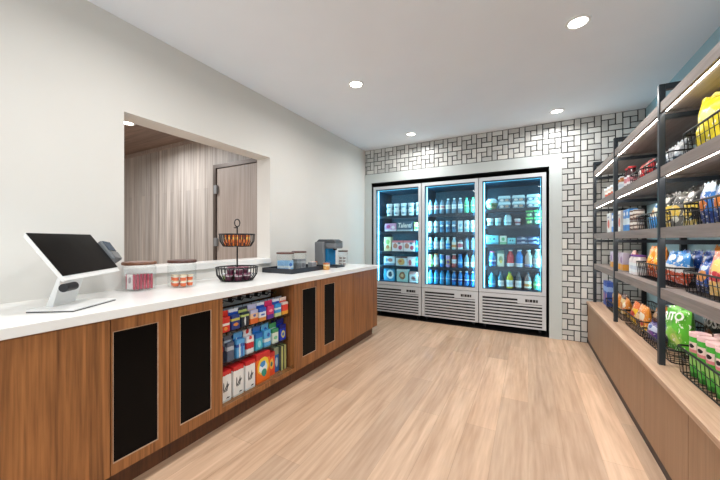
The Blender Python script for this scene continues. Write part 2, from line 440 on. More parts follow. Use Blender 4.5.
# ------------------------------------------------------------------ product builders (front towards local -Y, base at z = 0)
def bag_surf(w, h, d, x, z):
    u = max(-1, min(1, 2*x/w)); t = max(0, min(1, z/h))
    if t < .05 or t > .94: return .0015
    s = math.sin(PI*(t-.05)/.89)
    return .0015 + d/2 * (1-abs(u)**2.6)**.6 * s**.55
def bag(w, h, d, mat, seed=0, name='snack_bag', text=None, tsize=.05, tz=.6, tmat=None, cat='snack bag', rot=0., tx=0.):
    nx, nz = 14, 18; b = MB(); g = {}
    for sd in (-1, 1):
        for i in range(nx+1):
            for k in range(nz+1):
                edge = i in (0, nx) or k in (0, nz)
                if edge and sd == 1: g[(1,i,k)] = g[(-1,i,k)]; continue
                u = -1 + 2*i/nx; tt = k/nz
                pinch = 1 - .07*math.sin(PI*tt)
                x = u*w/2*pinch; z = tt*h
                y = sd*bag_surf(w, h, d, u*w/2, z)
                if not edge:
                    nn = noise.noise(Vector((x*22+seed*7.3, sd*3.1+seed, z*16)))
                    y += sd*abs(d)*.20*nn*min(1, (1-abs(u))*4)
                if k in (0, nz): y += .0
                z += .006*math.sin(u*9+seed)*(tt > .9)
                g[(sd,i,k)] = b.b.verts.new((x, y, z))
        for i in range(nx):
            for k in range(nz):
                f = [g[(sd,i,k)], g[(sd,i+1,k)], g[(sd,i+1,k+1)], g[(sd,i,k+1)]]
                b.b.faces.new(f if sd < 0 else f[::-1])
    o = b.build(name, mat, None, True); tag(o, None, cat)
    if text:
        ca, sa = math.cos(rot), math.sin(rot)
        def fn(a, c):
            x, z = tx + a*ca - c*sa, tz*h + a*sa + c*ca
            return (x, -bag_surf(w, h, d, x, z) - .006 - .1*d, z)
        letters(text, tsize, tmat or M_inkwhite, o, fn, bold=.03)
    return o
def carton(w, h, d, mat, name='carton', cat='box', face=None, flap=None):
    o = MB().box(-w/2, w/2, -d/2, d/2, 0, h).build(name, mat, bev=min(.003, w*.04)); tag(o, None, cat)
    if face: MB().box(-w/2*.86, w/2*.86, -d/2-.0012, -d/2+.0005, h*.12, h*.88).build('printed_front', face, o)
    return o
def bottle(r, h, mat, capm, labm=None, neck=.42, lab=(.3, .58), name='bottle', cat='bottle', shoulder=.66, square=False, capr=None):
    t = thing(name, None, cat)
    nr = r*neck
    prof = [(0, 0), (r*.86, 0), (r, h*.03), (r, h*.28), (r*.965, h*.31), (r*.965, h*.57), (r, h*.60), (r*.98, h*shoulder), (r*.7, h*(shoulder+.13)), (nr, h*.88), (nr, h*.93), (0, h*.93)]
    seg = 14
    MB().lathe(prof, seg).build('body', mat, t, True)
    cr = capr or nr*1.25
    MB().lathe([(0, h), (cr*.9, h), (cr, h*.985), (cr, h*.925), (0, h*.925)], seg).build('cap', capm, t, True)
    if labm: MB().lathe([(r*1.0, h*lab[0]), (r*1.02, h*lab[0]), (r*1.02, h*lab[1]), (r*1.0, h*lab[1])], seg).build('label_band', labm, t, True)
    return t
def can(r, h, mat, topm, name='can', cat='can'):
    t = thing(name, None, cat)
    MB().lathe([(0, 0), (r*.85, 0), (r, h*.04), (r, h*.92), (r*.9, h*.965), (r*.9, h*.97), (0, h*.97)], 16).build('body', mat, t, True)
    MB().lathe([(0, h*.985), (r*.8, h*.985), (r*.84, h), (r*.92, h*.995), (r*.92, h*.96), (0, h*.96)], 16).build('lid', topm, t, True)
    return t
def tub(r, h, mat, lidm, name='tub', cat='tub', taper=.82):
    t = thing(name, None, cat)
    MB().lathe([(0, 0), (r*taper, 0), (r, h*.86), (0, h*.86)], 18).build('body', mat, t, True)
    MB().lathe([(0, h), (r*1.0, h), (r*1.06, h*.97), (r*1.06, h*.85), (0, h*.85)], 18).build('lid', lidm, t, True)
    return t
def clam(w, h, d, food, name='food_container', cat='food container'):
    t = thing(name, None, cat)
    m = MB(); m.hexa([(-w*.42,-d*.42,0),(w*.42,-d*.42,0),(w*.42,d*.42,0),(-w*.42,d*.42,0)], [(-w/2,-d/2,h*.6),(w/2,-d/2,h*.6),(w/2,d/2,h*.6),(-w/2,d/2,h*.6)])
    m.build('food_tray', food, t, bev=.003)
    m = MB(); m.hexa([(-w/2*1.03,-d/2*1.03,h*.6),(w/2*1.03,-d/2*1.03,h*.6),(w/2*1.03,d/2*1.03,h*.6),(-w/2*1.03,d/2*1.03,h*.6)], [(-w*.44,-d*.44,h),(w*.44,-d*.44,h),(w*.44,d*.44,h),(-w*.44,d*.44,h)])
    m.build('clear_lid', M_lidclear, t, bev=.003)
    return t
M_lidclear = plain('frosted clear lid', (176, 206, 216), .2)

# ------------------------------------------------------------------ fridges
FY = 4.63
FZ0, FZS, FZT = .08, .515, 2.114
M_badge = plain('black badge', (16, 16, 18), .3)
def fridge(x0, x1, label):
    xc = (x0+x1)/2; t = thing('display_fridge', label, 'fridge', (xc, FY, 0)); W = (x1-x0)/2
    D = .74
    m = MB()
    m.box(-W, -W+.035, .06, D, FZ0, FZT).box(W-.035, W, .06, D, FZ0, FZT).box(-W+.035, W-.035, .06, D, FZT-.05, FZT).box(-W+.035, W-.035, .06, D, FZ0, FZS)
    m.box(-W+.035, W-.035, D-.04, D, FZS, FZT-.05)
    m.build('cabinet_shell', M_silver2, t)
    i = .0365; m = MB()
    m.box(-W+.035, -W+i, .06, D-.042, FZS, FZT-.052).box(W-i, W-.035, .06, D-.042, FZS, FZT-.052)
    m.box(-W+i, W-i, D-.042, D-.0405, FZS, FZT-.052).box(-W+i, W-i, .062, D-.042, FZS, FZS+.002).box(-W+i, W-i, .062, D-.042, FZT-.0535, FZT-.052)
    m.build('inner_liner', M_liner, t)
    # door
    fw, z0, z1 = .047, FZS+.004, FZT
    m = MB(); m.box(-W+.002, -W+fw, 0, .055, z0, z1).box(W-fw, W-.002, 0, .055, z0, z1).box(-W+fw, W-fw, 0, .055, z0, z0+fw).box(-W+fw, W-fw, 0, .055, z1-fw, z1)
    d = m.build('door', M_silver, t)
    MB().box(-W+fw, W-fw, .02, .026, z0+fw, z1-fw).build('glass_pane', M_glassd, d)
    m = MB(); e = .008
    m.box(-W+fw, -W+fw+e, .004, .019, z0+fw, z1-fw).box(W-fw-e, W-fw, .004, .019, z0+fw, z1-fw).box(-W+fw+e, W-fw-e, .004, .019, z0+fw, z0+fw+e).box(-W+fw+e, W-fw-e, .004, .019, z1-fw-e, z1-fw)
    m.build('door_gasket', M_rail, d)
    m = MB(); m.box(-W+fw+.012, -W+fw+.024, .062, .072, z0+.05, z1-.06); m.build('light_strip', M_led, t)
    m = MB(); m.box(W-fw-.017, W-fw-.012, .062, .067, z0+.05, z1-.06); m.build('light_strip', M_led2, t)
    m = MB(); m.box(-W+fw+.034, W-fw-.022, .062, .067, z1-.064, z1-.06); m.build('light_strip', M_led2, t)
    for sx in (-1, 1):
        ld = bpy.data.lights.new('fridge_lamp', 'AREA'); ld.shape = 'RECTANGLE'; ld.size = .02; ld.size_y = 1.45; ld.energy = 12 if sx < 0 else 6
        ld.color = (.26, .78, 1)
        lo = bpy.data.objects.new('fridge_lamp', ld); COL.objects.link(lo); lo.parent = t
        lo.location = (sx*(W-fw-.012), .078, (z0+z1)/2)
        lo.rotation_euler = (PI/2, 0, sx*math.radians(42))
    # louvred grille
    m = MB(); m.box(-W+.002, W-.002, .03, .058, FZ0, FZS-.003, 1)
    m.box(-W+.002, -W+.045, 0, .03, FZ0, FZS-.003).box(W-.045, W-.002, 0, .03, FZ0, FZS-.003).box(-W+.045, W-.045, 0, .03, FZS-.055, FZS-.003)
    m.box(W-.33, W-.045, 0, .03, FZS-.115, FZS-.055)
    n = 9; zt = FZS-.06; st = (zt-FZ0)/n
    for k in range(n):
        xa, xb = -W+.045, (W-.33 if k == 0 else W-.045)
        zz = zt - st*(k+1)
        m.hexa([(xa,-.002,zz),(xb,-.002,zz),(xb,.028,zz+st*.1),(xa,.028,zz+st*.1)], [(xa,-.002,zz+st*.52),(xb,-.002,zz+st*.52),(xb,.028,zz+st*.2),(xa,.028,zz+st*.2)])
    gr = m.build('louvred_grille', [M_silver, M_dark], t)
    m = MB()
    for bx, bw in ((0, .03), (.036, .012), (.053, .03), (.089, .03), (.125, .02)):
        m.box(W-.24+bx, W-.24+bx+bw, -.003, .0, FZS-.088, FZS-.052)
    m.build('maker_badge', M_badge, gr)
    for cx in (-W+.07, W-.07):
        MB().tube([(cx-.013, .09, .04), (cx+.013, .09, .04)], .038, 14).box(cx-.02, cx+.02, .06, .12, .07, FZ0).build('caster', M_black, t)
    return t, xc, W
fr1, f1x, FW = fridge(-2.258, -1.440, 'glass door freezer nearest the counter, stocked with frozen tubs and boxes')
fr2, f2x, FW2 = fridge(-1.434, -.615, 'middle glass door fridge filled with rows of bottled drinks')
fr3, f3x, FW3 = fridge(-.609, .206, 'glass door fridge nearest the shelving, stocked with fresh food and dairy')
def fshelf(fr, W, zs):
    for z in zs:
        m = MB().box(-W+.038, W-.038, .085, .60, z-.014, z-.004).box(-W+.038, W-.038, .08, .088, z-.045, z-.004)
        m.build('shelf', M_rail, fr)
S1 = [1.640, 1.385, 1.058, .822, .565]
S2 = [1.645, 1.362, 1.098, .832, .565]
S3 = [1.682, 1.45, 1.182, .872, .575]
fshelf(fr1, FW, S1); fshelf(fr2, FW2, S2); fshelf(fr3, FW3, S3)
IY = 4.785   # product row depth
def row(proto, xs, z, y, labels, group, rz=0):
    for k, x in enumerate(xs):
        put(proto, (x, y, z), rz + R.uniform(-.06, .06), labels(k) if callable(labels) else labels, group)
lin = lambda a, b, n: [a + (b-a)*k/(n-1) for k in range(n)]
rowname = ['top', 'second', 'third', 'fourth', 'bottom']

# freezer
M_tubw = pack('ice tub print', (226, 234, 238), [(.35, .62, (190, 214, 226))], [(.5, .48, .3, .16, (120, 150, 170))])
M_lidw = plain('white tub lid', (236, 240, 242), .4)
icetub = tub(.047, .098, M_tubw, M_lidw, 'ice_cream_tub', 'tub')
for k, x in enumerate(lin(-2.03, -1.53, 5)):
    for lv in (0, 1):
        put(icetub, (x, IY, S1[0] + lv*.0985), 0, 'white ice cream tub, %s level of the %s stack from the counter, top freezer shelf' % (('lower', 'upper')[lv], ORD[k]), 'ice cream tubs on the top freezer shelf')
M_pink = pack('pink carton', (206, 150, 186), [(.0, .22, (230, 220, 230))], [(.32, .6, .18, .22, (180, 60, 110)), (.75, .5, .14, .2, (236, 220, 226))])
put(carton(.2, .13, .09, M_pink, 'frozen_snack_box'), (-2.0, IY, S1[1]), 0, 'pink frozen treat box on the second freezer shelf', 'boxes on the second freezer shelf')
M_dkb = pack('slate carton', (70, 96, 118), [(.0, .16, (190, 206, 214))])
tb = carton(.27, .155, .09, M_dkb, 'frozen_dessert_box')
letters('Talenti', .105, M_inkwhite, tb, lambda a, c: (a, -.0465, .09 + c), shear=.25, wid=.8)
put(tb, (-1.755, IY, S1[1]), 0, 'slate frozen dessert box with big white slanted lettering, second freezer shelf', 'boxes on the second freezer shelf')
M_yel = pack('yellow green carton', (206, 214, 130), [(.55, .75, (240, 240, 210)), (0, .2, (220, 226, 200))], [(.4, .35, .2, .12, (90, 150, 110))])
put(carton(.1, .14, .09, M_yel, 'frozen_snack_box'), (-1.545, IY, S1[1]), 0, 'yellow and green frozen snack box on the second freezer shelf', 'boxes on the second freezer shelf')
M_cream = pack('cream carton', (232, 226, 180), [(.0, .3, (220, 190, 150))], [(.5, .65, .3, .16, (150, 190, 110)), (.5, .3, .25, .14, (196, 120, 70))])
M_pinkw = pack('white pink carton', (232, 216, 216), [(.8, 1.1, (214, 120, 130))], [(.3, .5, .2, .25, (196, 130, 110)), (.75, .35, .16, .2, (190, 70, 96)), (.65, .75, .14, .1, (90, 110, 130))])
M_teal = pack('teal carton', (44, 128, 158), [(.4, .6, (150, 210, 226))])
put(carton(.125, .235, .09, M_cream, 'frozen_meal_box'), (-2.05, IY, S1[2]), 0, 'tall cream frozen meal box at the counter end of the third freezer shelf', 'boxes on the third freezer shelf')
fmb = carton(.19, .175, .09, M_pinkw, 'frozen_meal_box')
for k, x in enumerate((-1.875, -1.675)):
    put(fmb, (x, IY, S1[2]), 0, ('white and pink frozen meal box beside the tall cream box', 'white and pink frozen meal box beside the teal box, third freezer shelf')[k], 'boxes on the third freezer shelf')
put(carton(.09, .175, .09, M_teal, 'frozen_meal_box'), (-1.525, IY, S1[2]), 0, 'narrow teal frozen meal box at the end of the third freezer shelf', 'boxes on the third freezer shelf')
M_pizza = pack('pizza carton', (206, 216, 222), [(.85, 1.1, (90, 60, 70))], [(.5, .45, .32, .36, (222, 178, 112)), (.42, .5, .12, .12, (196, 110, 70))])
M_pizza2 = pack('pale carton', (214, 226, 232), [(0, .25, (120, 150, 180))], [(.6, .6, .22, .2, (180, 130, 120)), (.25, .6, .12, .2, (110, 140, 170))])
M_pizza3 = pack('rose carton', (224, 206, 212), [], [(.35, .4, .2, .3, (190, 90, 100)), (.7, .6, .2, .2, (236, 232, 226))])
for k, (w_, mt, lb, x) in enumerate(((.19, M_pizza2, 'pale blue frozen box at the counter end of the fourth freezer shelf', -2.02), (.19, M_pizza, 'frozen pizza box with a round pizza picture, fourth freezer shelf', -1.81), (.13, M_pizza3, 'rose and white frozen box on the fourth freezer shelf', -1.64), (.08, M_teal, 'narrow teal frozen box at the end of the fourth freezer shelf', -1.525))):
    put(carton(w_, .15, .09, mt, 'frozen_meal_box'), (x, IY, S1[3]), 0, lb, 'boxes on the fourth freezer shelf')
M_b1 = pack('blue bowl carton', (70, 150, 190), [], [(.6, .55, .34, .36, (226, 232, 234)), (.6, .55, .18, .2, (70, 80, 96))])
M_b2 = pack('mint bowl carton', (176, 214, 208), [(.85, 1.1, (220, 230, 226))], [(.5, .48, .28, .3, (150, 110, 84)), (.5, .5, .14, .14, (214, 190, 150))])
M_b3 = pack('white bowl carton', (216, 214, 214), [(.75, 1.1, (200, 150, 150))], [(.5, .4, .34, .26, (170, 150, 150)), (.4, .4, .16, .12, (120, 60, 60))])
for mt, lb, x, h_ in ((M_b1, 'bright blue frozen bowl box on the bottom freezer shelf', -2.02, .205), (M_b2, 'mint green frozen bowl box on the bottom freezer shelf', -1.79, .205), (M_b3, 'white and rose frozen bowl box on the bottom freezer shelf', -1.575, .17)):
    put(carton(.19, h_, .1, mt, 'frozen_bowl_box'), (x, IY, S1[4]), 0, lb, 'boxes on the bottom freezer shelf')

# drinks fridge: five rows of eight
XS = lin(f2x-.315, f2x+.315, 8)
M_pet = plain('clear drink', (176, 214, 226), .12, 0, 0, .6)
M_petg = plain('green drink', (110, 214, 170), .12, 0, 0, .6)
M_petb = plain('blue water', (70, 160, 210), .12, 0, 0, .6)
M_petb2 = plain('deep blue water', (50, 130, 200), .12, 0, 0, .6)
M_cola = plain('smoky drink', (120, 146, 166), .12)
M_capw = plain('white cap', (232, 236, 238), .4); M_capr = plain('red cap', (190, 44, 50), .4); M_capg = plain('green cap', (52, 160, 90), .4)
M_capb = plain('blue cap', (44, 110, 190), .4); M_capd = plain('dark cap', (40, 60, 80), .4); M_capy = plain('orange cap', (220, 130, 50), .4)
M_lw = pack('white label', (226, 232, 234), [(.3, .7, (200, 210, 220))]); M_lr = pack('red white label', (226, 220, 222), [(.3, .8, (200, 130, 140))])
M_lg = pack('green label', (90, 190, 120), [(.4, .7, (180, 226, 190))]); M_lb = pack('blue label', (60, 150, 220), [(.3, .6, (150, 210, 240))])
M_lnavy = pack('navy label', (30, 70, 160), [(.5, .8, (190, 214, 236))])
def mix_row(protos, r, what, y=IY):
    for k, x in enumerate(XS):
        put(protos[k][0], (x, y, S2[r]), R.uniform(-.3, .3), '%s, %s from counter, %s row, middle fridge' % (protos[k][1], ORD[k], rowname[r]), what)
bA = bottle(.034, .225, M_cola, M_capd, M_lr); bB = bottle(.034, .225, M_cola, M_capw, M_lw); bC = bottle(.034, .225, M_petg, M_capg, M_lg)
mix_row([(bA, 'dark soda bottle with a rose label')]*3 + [(bB, 'dark soda bottle with a white label')]*3 + [(bC, 'green soda bottle')]*2, 0, 'soda bottles on the top row')
M_canw = pack('pale can', (196, 216, 226), [(.3, .7, (226, 236, 240))], [(.5, .5, .5, .12, (110, 150, 180))])
M_canb = pack('blue can', (90, 150, 190), [(.25, .75, (60, 110, 150))], [(.5, .6, .4, .1, (220, 232, 238))])
M_canw2 = pack('white can', (220, 234, 238), [(.1, .3, (150, 200, 216))], [(.5, .6, .3, .15, (150, 190, 210))])
cA = can(.033, .17, M_canw, M_silver); cB = can(.033, .17, M_canb, M_silver); cC = can(.035, .17, M_canw2, M_silver)
mix_row([(cA, 'slim pale grey can')]*2 + [(cB, 'slim blue can')]*3 + [(cC, 'slim white can')]*3, 1, 'slim cans on the second row')
M_lcol = pack('berry label', (232, 220, 214), [], [(.5, .5, .9, .3, (190, 80, 100))])
M_lor = pack('orange label', (226, 226, 214), [(.2, .6, (214, 150, 90))])
bD = bottle(.034, .185, M_pet, M_capw, M_lw, .5, (.1, .6)); bE = bottle(.034, .185, M_pet, M_capw, M_lor, .5, (.1, .6)); bF = bottle(.036, .15, M_cola, M_capd, M_lcol, .7, (.1, .75))
bG = bottle(.034, .185, M_cola, M_capd, None, .45); bH = bottle(.034, .185, M_pet, M_capw, M_lb, .5, (.1, .5))
mix_row([(bH, 'small bottle with a blue label'), (bD, 'small bottle with a white label'), (bD, 'small bottle with a white label'), (bH, 'small bottle with a blue label'), (bE, 'small bottle with an orange label'), (bF, 'short bottle with a berry label'), (bG, 'plain dark bottle'), (bG, 'plain dark bottle')], 2, 'small bottles on the third row')
def cc(n, a, b2, c): return pack(n, a, [(.25, .65, b2)], [(.5, .45, .35, .14, c)])
k1 = can(.034, .185, cc('lime can', (160, 206, 120), (220, 232, 200), (110, 170, 90)), M_silver, 'tall_can')
k2 = bottle(.036, .2, plain('amber juice', (206, 190, 170), .2), M_capy, M_lw, .7, (.15, .7), capr=.03)
k3 = can(.034, .19, cc('blue tall can', (50, 130, 210), (120, 190, 236), (230, 240, 244)), M_silver, 'tall_can')
k4 = can(.034, .18, cc('violet can', (190, 160, 210), (220, 190, 120), (120, 80, 150)), M_silver, 'tall_can')
k5 = bottle(.035, .2, plain('coral juice', (200, 110, 110), .2), M_capw, M_lw, .6, (.3, .6), capr=.026)
k6 = bottle(.036, .2, M_petb2, M_capb, M_lb, .6, (.2, .6), capr=.026)
k7 = bottle(.034, .205, M_cola, M_capd, M_lw, .4, (.12, .42))
mix_row([(k1, 'lime green tall can'), (k2, 'amber juice bottle with an orange cap'), (k3, 'bright blue tall can'), (k4, 'violet and yellow tall can'), (k5, 'coral juice bottle'), (k6, 'blue sports bottle'), (k7, 'dark tea bottle with a white label'), (k7, 'dark tea bottle with a white label')], 3, 'mixed drinks on the fourth row')
wA = bottle(.035, .22, M_petb, M_capb, M_lb, .42, (.32, .55)); wB = bottle(.035, .215, M_petb2, M_capw, M_lnavy, .42, (.25, .5))
mix_row([(wA, 'blue water bottle with a sky blue label')]*4 + [(wB, 'deep blue water bottle with a white cap')]*4, 4, 'water bottles on the bottom row')

# fresh food fridge
fl = lambda s, n: s % n
M_salad = pack('green salad', (120, 150, 110), [], [(.3, .5, .2, .2, (200, 210, 190)), (.65, .6, .18, .25, (70, 110, 70)), (.5, .3, .2, .14, (190, 170, 140))], .3)
t = thing('salad_bowl', 'round clear salad bowl on the top shelf of the fresh food fridge', 'salad bowl', (-.455, IY+.02, S3[0]))
MB().lathe([(0, 0), (.05, 0), (.085, .08), (0, .08)], 18).build('salad', M_salad, t, True)
MB().lathe([(0, .15), (.05, .145), (.08, .11), (.088, .082), (0, .081)], 18).build('clear_lid', M_lidclear, t, True)
M_food = pack('bento food', (150, 186, 200), [(.2, .8, (70, 110, 140))], [(.3, .5, .16, .3, (220, 226, 224)), (.7, .5, .16, .3, (190, 170, 150))])
cb = clam(.158, .085, .12, M_food)
for k, x in enumerate((-.29, -.115, .06)):
    for lv in (0, 1):
        put(cb, (x, IY, S3[0]+lv*.0865), 0, 'clear food container, %s of the %s stack from the salad bowl' % (('lower', 'upper')[lv], ORD[k]), 'stacked food containers in the fresh food fridge')
M_yog = pack('yoghurt print', (190, 222, 230), [(.3, .6, (120, 170, 190))]); M_yogr = pack('berry yoghurt print', (196, 200, 214), [(.3, .6, (150, 80, 100))])
y1 = tub(.042, .1, M_yog, M_lidw, 'yoghurt_cup', 'cup'); y2 = tub(.04, .085, M_yogr, M_lidw, 'yoghurt_cup', 'cup')
put(y1, (-.475, IY, S3[1]), 0, 'pale blue yoghurt cup nearest the middle fridge, second shelf', 'yoghurt cups on the second shelf')
put(y1, (-.372, IY, S3[1]), 0, 'pale blue yoghurt cup beside the domed snack pack, second shelf', 'yoghurt cups on the second shelf')
t = thing('domed_snack_pack', 'tall domed clear snack pack in the middle of the second shelf', 'snack pack', (-.25, IY, S3[1]))
MB().lathe([(0, 0), (.045, 0), (.052, .07), (0, .07)], 16).build('cup', M_yog, t, True)
MB().lathe([(.052, .071), (.05, .11), (.03, .145), (0, .155)], 16).build('dome_lid', M_lidclear, t, True)
put(y2, (-.125, IY, S3[1]), 0, 'berry yoghurt cup beside the green snack packs, second shelf', 'yoghurt cups on the second shelf')
M_grn = pack('green snack pack', (50, 90, 80), [(.75, 1.1, (90, 200, 110))], [(.4, .35, .25, .2, (150, 210, 130)), (.7, .4, .12, .2, (220, 226, 200))])
gp = carton(.085, .095, .09, M_grn, 'snack_pack', 'snack pack')
for k, x in enumerate((.015, .112)):
    for lv in (0, 1):
        put(gp, (x, IY, S3[1]+lv*.0965), 0, 'green topped snack pack, %s of the stack %s' % (('lower', 'upper')[lv], ('beside the berry yoghurt cup', 'at the shelving end')[k]), 'green snack packs on the second shelf')
M_cy = pack('cyan carton', (110, 206, 220), [(0, .2, (60, 150, 180))], [(.35, .6, .1, .12, (40, 90, 110)), (.65, .6, .1, .12, (40, 90, 110))])
put(carton(.16, .125, .1, M_cy, 'cheese_box'), (-.445, IY, S3[2]), 0, 'cyan cheese snack box at the start of the third shelf', 'packs on the third fresh food shelf')
M_wg = pack('white green carton', (206, 226, 214), [(.0, .3, (120, 190, 150))], [(.5, .6, .25, .2, (90, 170, 120))])
put(carton(.085, .12, .09, M_wg, 'milk_carton'), (-.305, IY, S3[2]), 0, 'white and green carton beside the cyan cheese box', 'packs on the third fresh food shelf')
put(carton(.1, .09, .09, M_cy, 'cheese_box'), (-.2, IY, S3[2]), 0, 'small cyan box beside the navy lunch trays', 'packs on the third fresh food shelf')
M_nv = pack('navy lunch pack', (40, 66, 110), [(.3, .5, (150, 180, 206))], [(.6, .65, .2, .12, (200, 214, 226))])
nv = carton(.125, .052, .1, M_nv, 'lunch_tray', 'lunch tray')
for k, x in enumerate((-.07, .065)):
    for lv in (0, 1):
        put(nv, (x, IY, S3[2]+lv*.0535), 0, 'navy lunch tray, %s of the pair %s' % (('lower', 'upper')[lv], ('beside the small cyan box', 'farther from the small cyan box')[k]), 'navy lunch trays on the third shelf')
put(nv, (.09, IY+.16, S3[2]), .2, 'navy lunch tray standing alone at the end of the third shelf', 'navy lunch trays on the third shelf')
def fat(c, capm, labm, lab, h=.235, r=.048, neck=.42, capr=.025): return bottle(r, h, plain('drink %d %d %d' % c, c, .2), capm, labm, neck, lab, capr=capr, shoulder=.62)
M_capp = plain('pink cap', (220, 80, 130), .4)
M_faceink = pack('small black marks', (180, 60, 70), [], [(.3, .5, .1, .3, (30, 30, 40)), (.7, .5, .1, .3, (30, 30, 40))])
R4 = [(fat((70, 140, 200), M_capp, M_lnavy, (.15, .5), .21, .046, .6, .032), 'blue milk bottle with a pink cap', -.445),
      (carton(.085, .225, .085, pack('juice carton', (206, 210, 190), [(.8, 1.1, (90, 120, 110))], [(.5, .45, .3, .2, (150, 150, 110)), (.5, .3, .2, .1, (220, 190, 90))]), 'juice_carton', 'carton'), 'cream juice carton', -.335),
      (fat((196, 56, 70), M_capw, M_lw, (.03, .22)), 'red fruit drink bottle', -.215),
      (fat((40, 130, 206), M_capw, M_lw, (.03, .22)), 'bright blue fruit drink bottle', -.105),
      (fat((186, 166, 156), M_capw, M_lnavy, (.06, .2)), 'beige coffee drink bottle', .005),
      (fat((150, 210, 214), M_capw, M_lw, (.2, .5), .25, .05, .6, .035), 'mint coloured milk bottle', .112)]
for o, lb, x in R4: put(o, (x, IY, S3[3]), 0, lb + ' on the fourth shelf of the fresh food fridge', 'large bottles on the fourth shelf')
R5 = [(fat((60, 150, 176), M_capd, M_lb, (.05, .45), .21, .045, .4, .02), 'teal dressing bottle nearest the middle fridge', -.45),
      (fat((70, 110, 130), M_capd, M_lw, (.1, .45), .225, .04, .45, .022), 'grey iced tea bottle with a white label', -.335),
      (fat((206, 196, 60), M_capg, M_lw, (.1, .5), .225, .046, .4, .022), 'yellow lemonade bottle', -.225),
      (fat((90, 100, 110), M_capd, M_lw, (.1, .5), .225, .042, .4, .022), 'smoky juice bottle beside the yellow lemonade', -.115),
      (fat((130, 110, 110), M_capd, M_lor, (.1, .5), .225, .044, .4, .022), 'brownish juice bottle with an orange label', -.005),
      (fat((110, 180, 190), M_capd, M_lg, (.1, .5), .225, .046, .45, .025), 'pale green juice bottle nearest the shelving', .108)]
for o, lb, x in R5: put(o, (x, IY, S3[4]), 0, lb + ', bottom shelf', 'juice bottles on the bottom shelf')

# ------------------------------------------------------------------ right side: low base unit, shelving frames, shelves
BX, BZ = .632, .506
def base_unit(y0, y1, label):
    t = thing('low_base_unit', label, 'base unit', (.9, (y0+y1)/2, 0)); oy = (y0+y1)/2
    MB().box(BX+.02-.9, XR-.002-.9, y0-oy+.001, y1-oy-.001, .055, BZ-.03).build('carcass', M_base, t)
    MB().box(BX-.9, BX+.019-.9, y0-oy+.0012, y1-oy-.0025, .05, BZ-.031).build('front_panel', M_base, t)
    MB().box(BX+.002-.9, XR-.002-.9, y0-oy+.001, y1-oy-.001, 0, .049).build('plinth', M_toe, t)
bys = [.10, .71, 1.32, 1.925, 2.53, 3.13, 3.73, 4.600]
bl = ['behind the camera', 'nearest the camera', 'under the near shelving frame', 'beside the near shelving post', 'just past the near shelving post', 'before the middle shelving post', 'beside the tiled wall']
for k in range(1, 7): base_unit(bys[k], bys[k+1], 'low tan base unit ' + bl[k] if k > 1 else 'low tan base unit %s' % ('past the edge of the shelving', 'under the start of the shelving')[k])
bt = MB().box(BX-.012, XR-.002, .71, 4.602, BZ-.03, BZ).build('base_unit_top', M_basetop, bev=.003)
tag(bt, 'long pale oak top board covering the low base units', 'top board')
SH = [2.06, 1.68, 1.32, .964]                           # shelf tops
FYS = [1.35, 2.478, 3.575, 4.575]
PX0, PX1 = .683, .713                                   # front post; back post against the wall
fl_ = ['cut off by the edge of the picture', 'nearest the camera in full view', 'in the middle of the shelving wall', 'standing against the tiled wall']
fl_[0] = 'at the camera end of the shelving'
for y, lb in zip(FYS, fl_):
    t = thing('shelving_upright', 'black steel shelving upright ' + lb, 'shelving upright', (.92, y, BZ))
    h = 2.17 - BZ; a = .016
    MB().box(PX0-.92, PX1-.92, -a, a, 0, h).build('front_post', M_post, t, bev=.003)
    MB().box(XR-.045-.92, XR-.005-.92, -a, a, 0, h).build('back_post', M_black, t, bev=.003)
    MB().box(PX1-.92, XR-.045-.92, -a, a, h-.035, h).build('top_bar', M_post, t, bev=.002)
    for z in SH:
        MB().box(PX1-.92, XR-.045-.92, -a, a, z-BZ-.098, z-BZ-.072).build('cross_bar', M_post, t, bev=.002)
bayname = ['camera end', 'middle', 'fridge end']
lvname = ['top', 'second', 'third', 'lowest']
for b in range(3):
    y0, y1 = FYS[b]+.021, FYS[b+1]-.021; oy = (y0+y1)/2
    for k, z in enumerate(SH):
        t = thing('wall_shelf', 'grey brown lit shelf, %s level, %s bay of the shelving' % (lvname[k], bayname[b]), 'shelf', (.92, oy, z-.07), 0, 'grey brown lit shelves')
        MB().box(.705-.92, XR-.003-.92, y0-oy, y1-oy, .05, .07).box(.715-.92, XR-.003-.92, y0-oy, y1-oy, .018, .05).build('board', M_shelf, t)
        MB().box(.688-.92, .7045-.92, y0-oy, y1-oy, .009, .07).build('fascia', M_shelf, t)
        MB().box(.7065-.92, .7145-.92, y0-oy+.012, y1-oy-.012, .0105, .0175).build('light_strip', M_ledw, t)

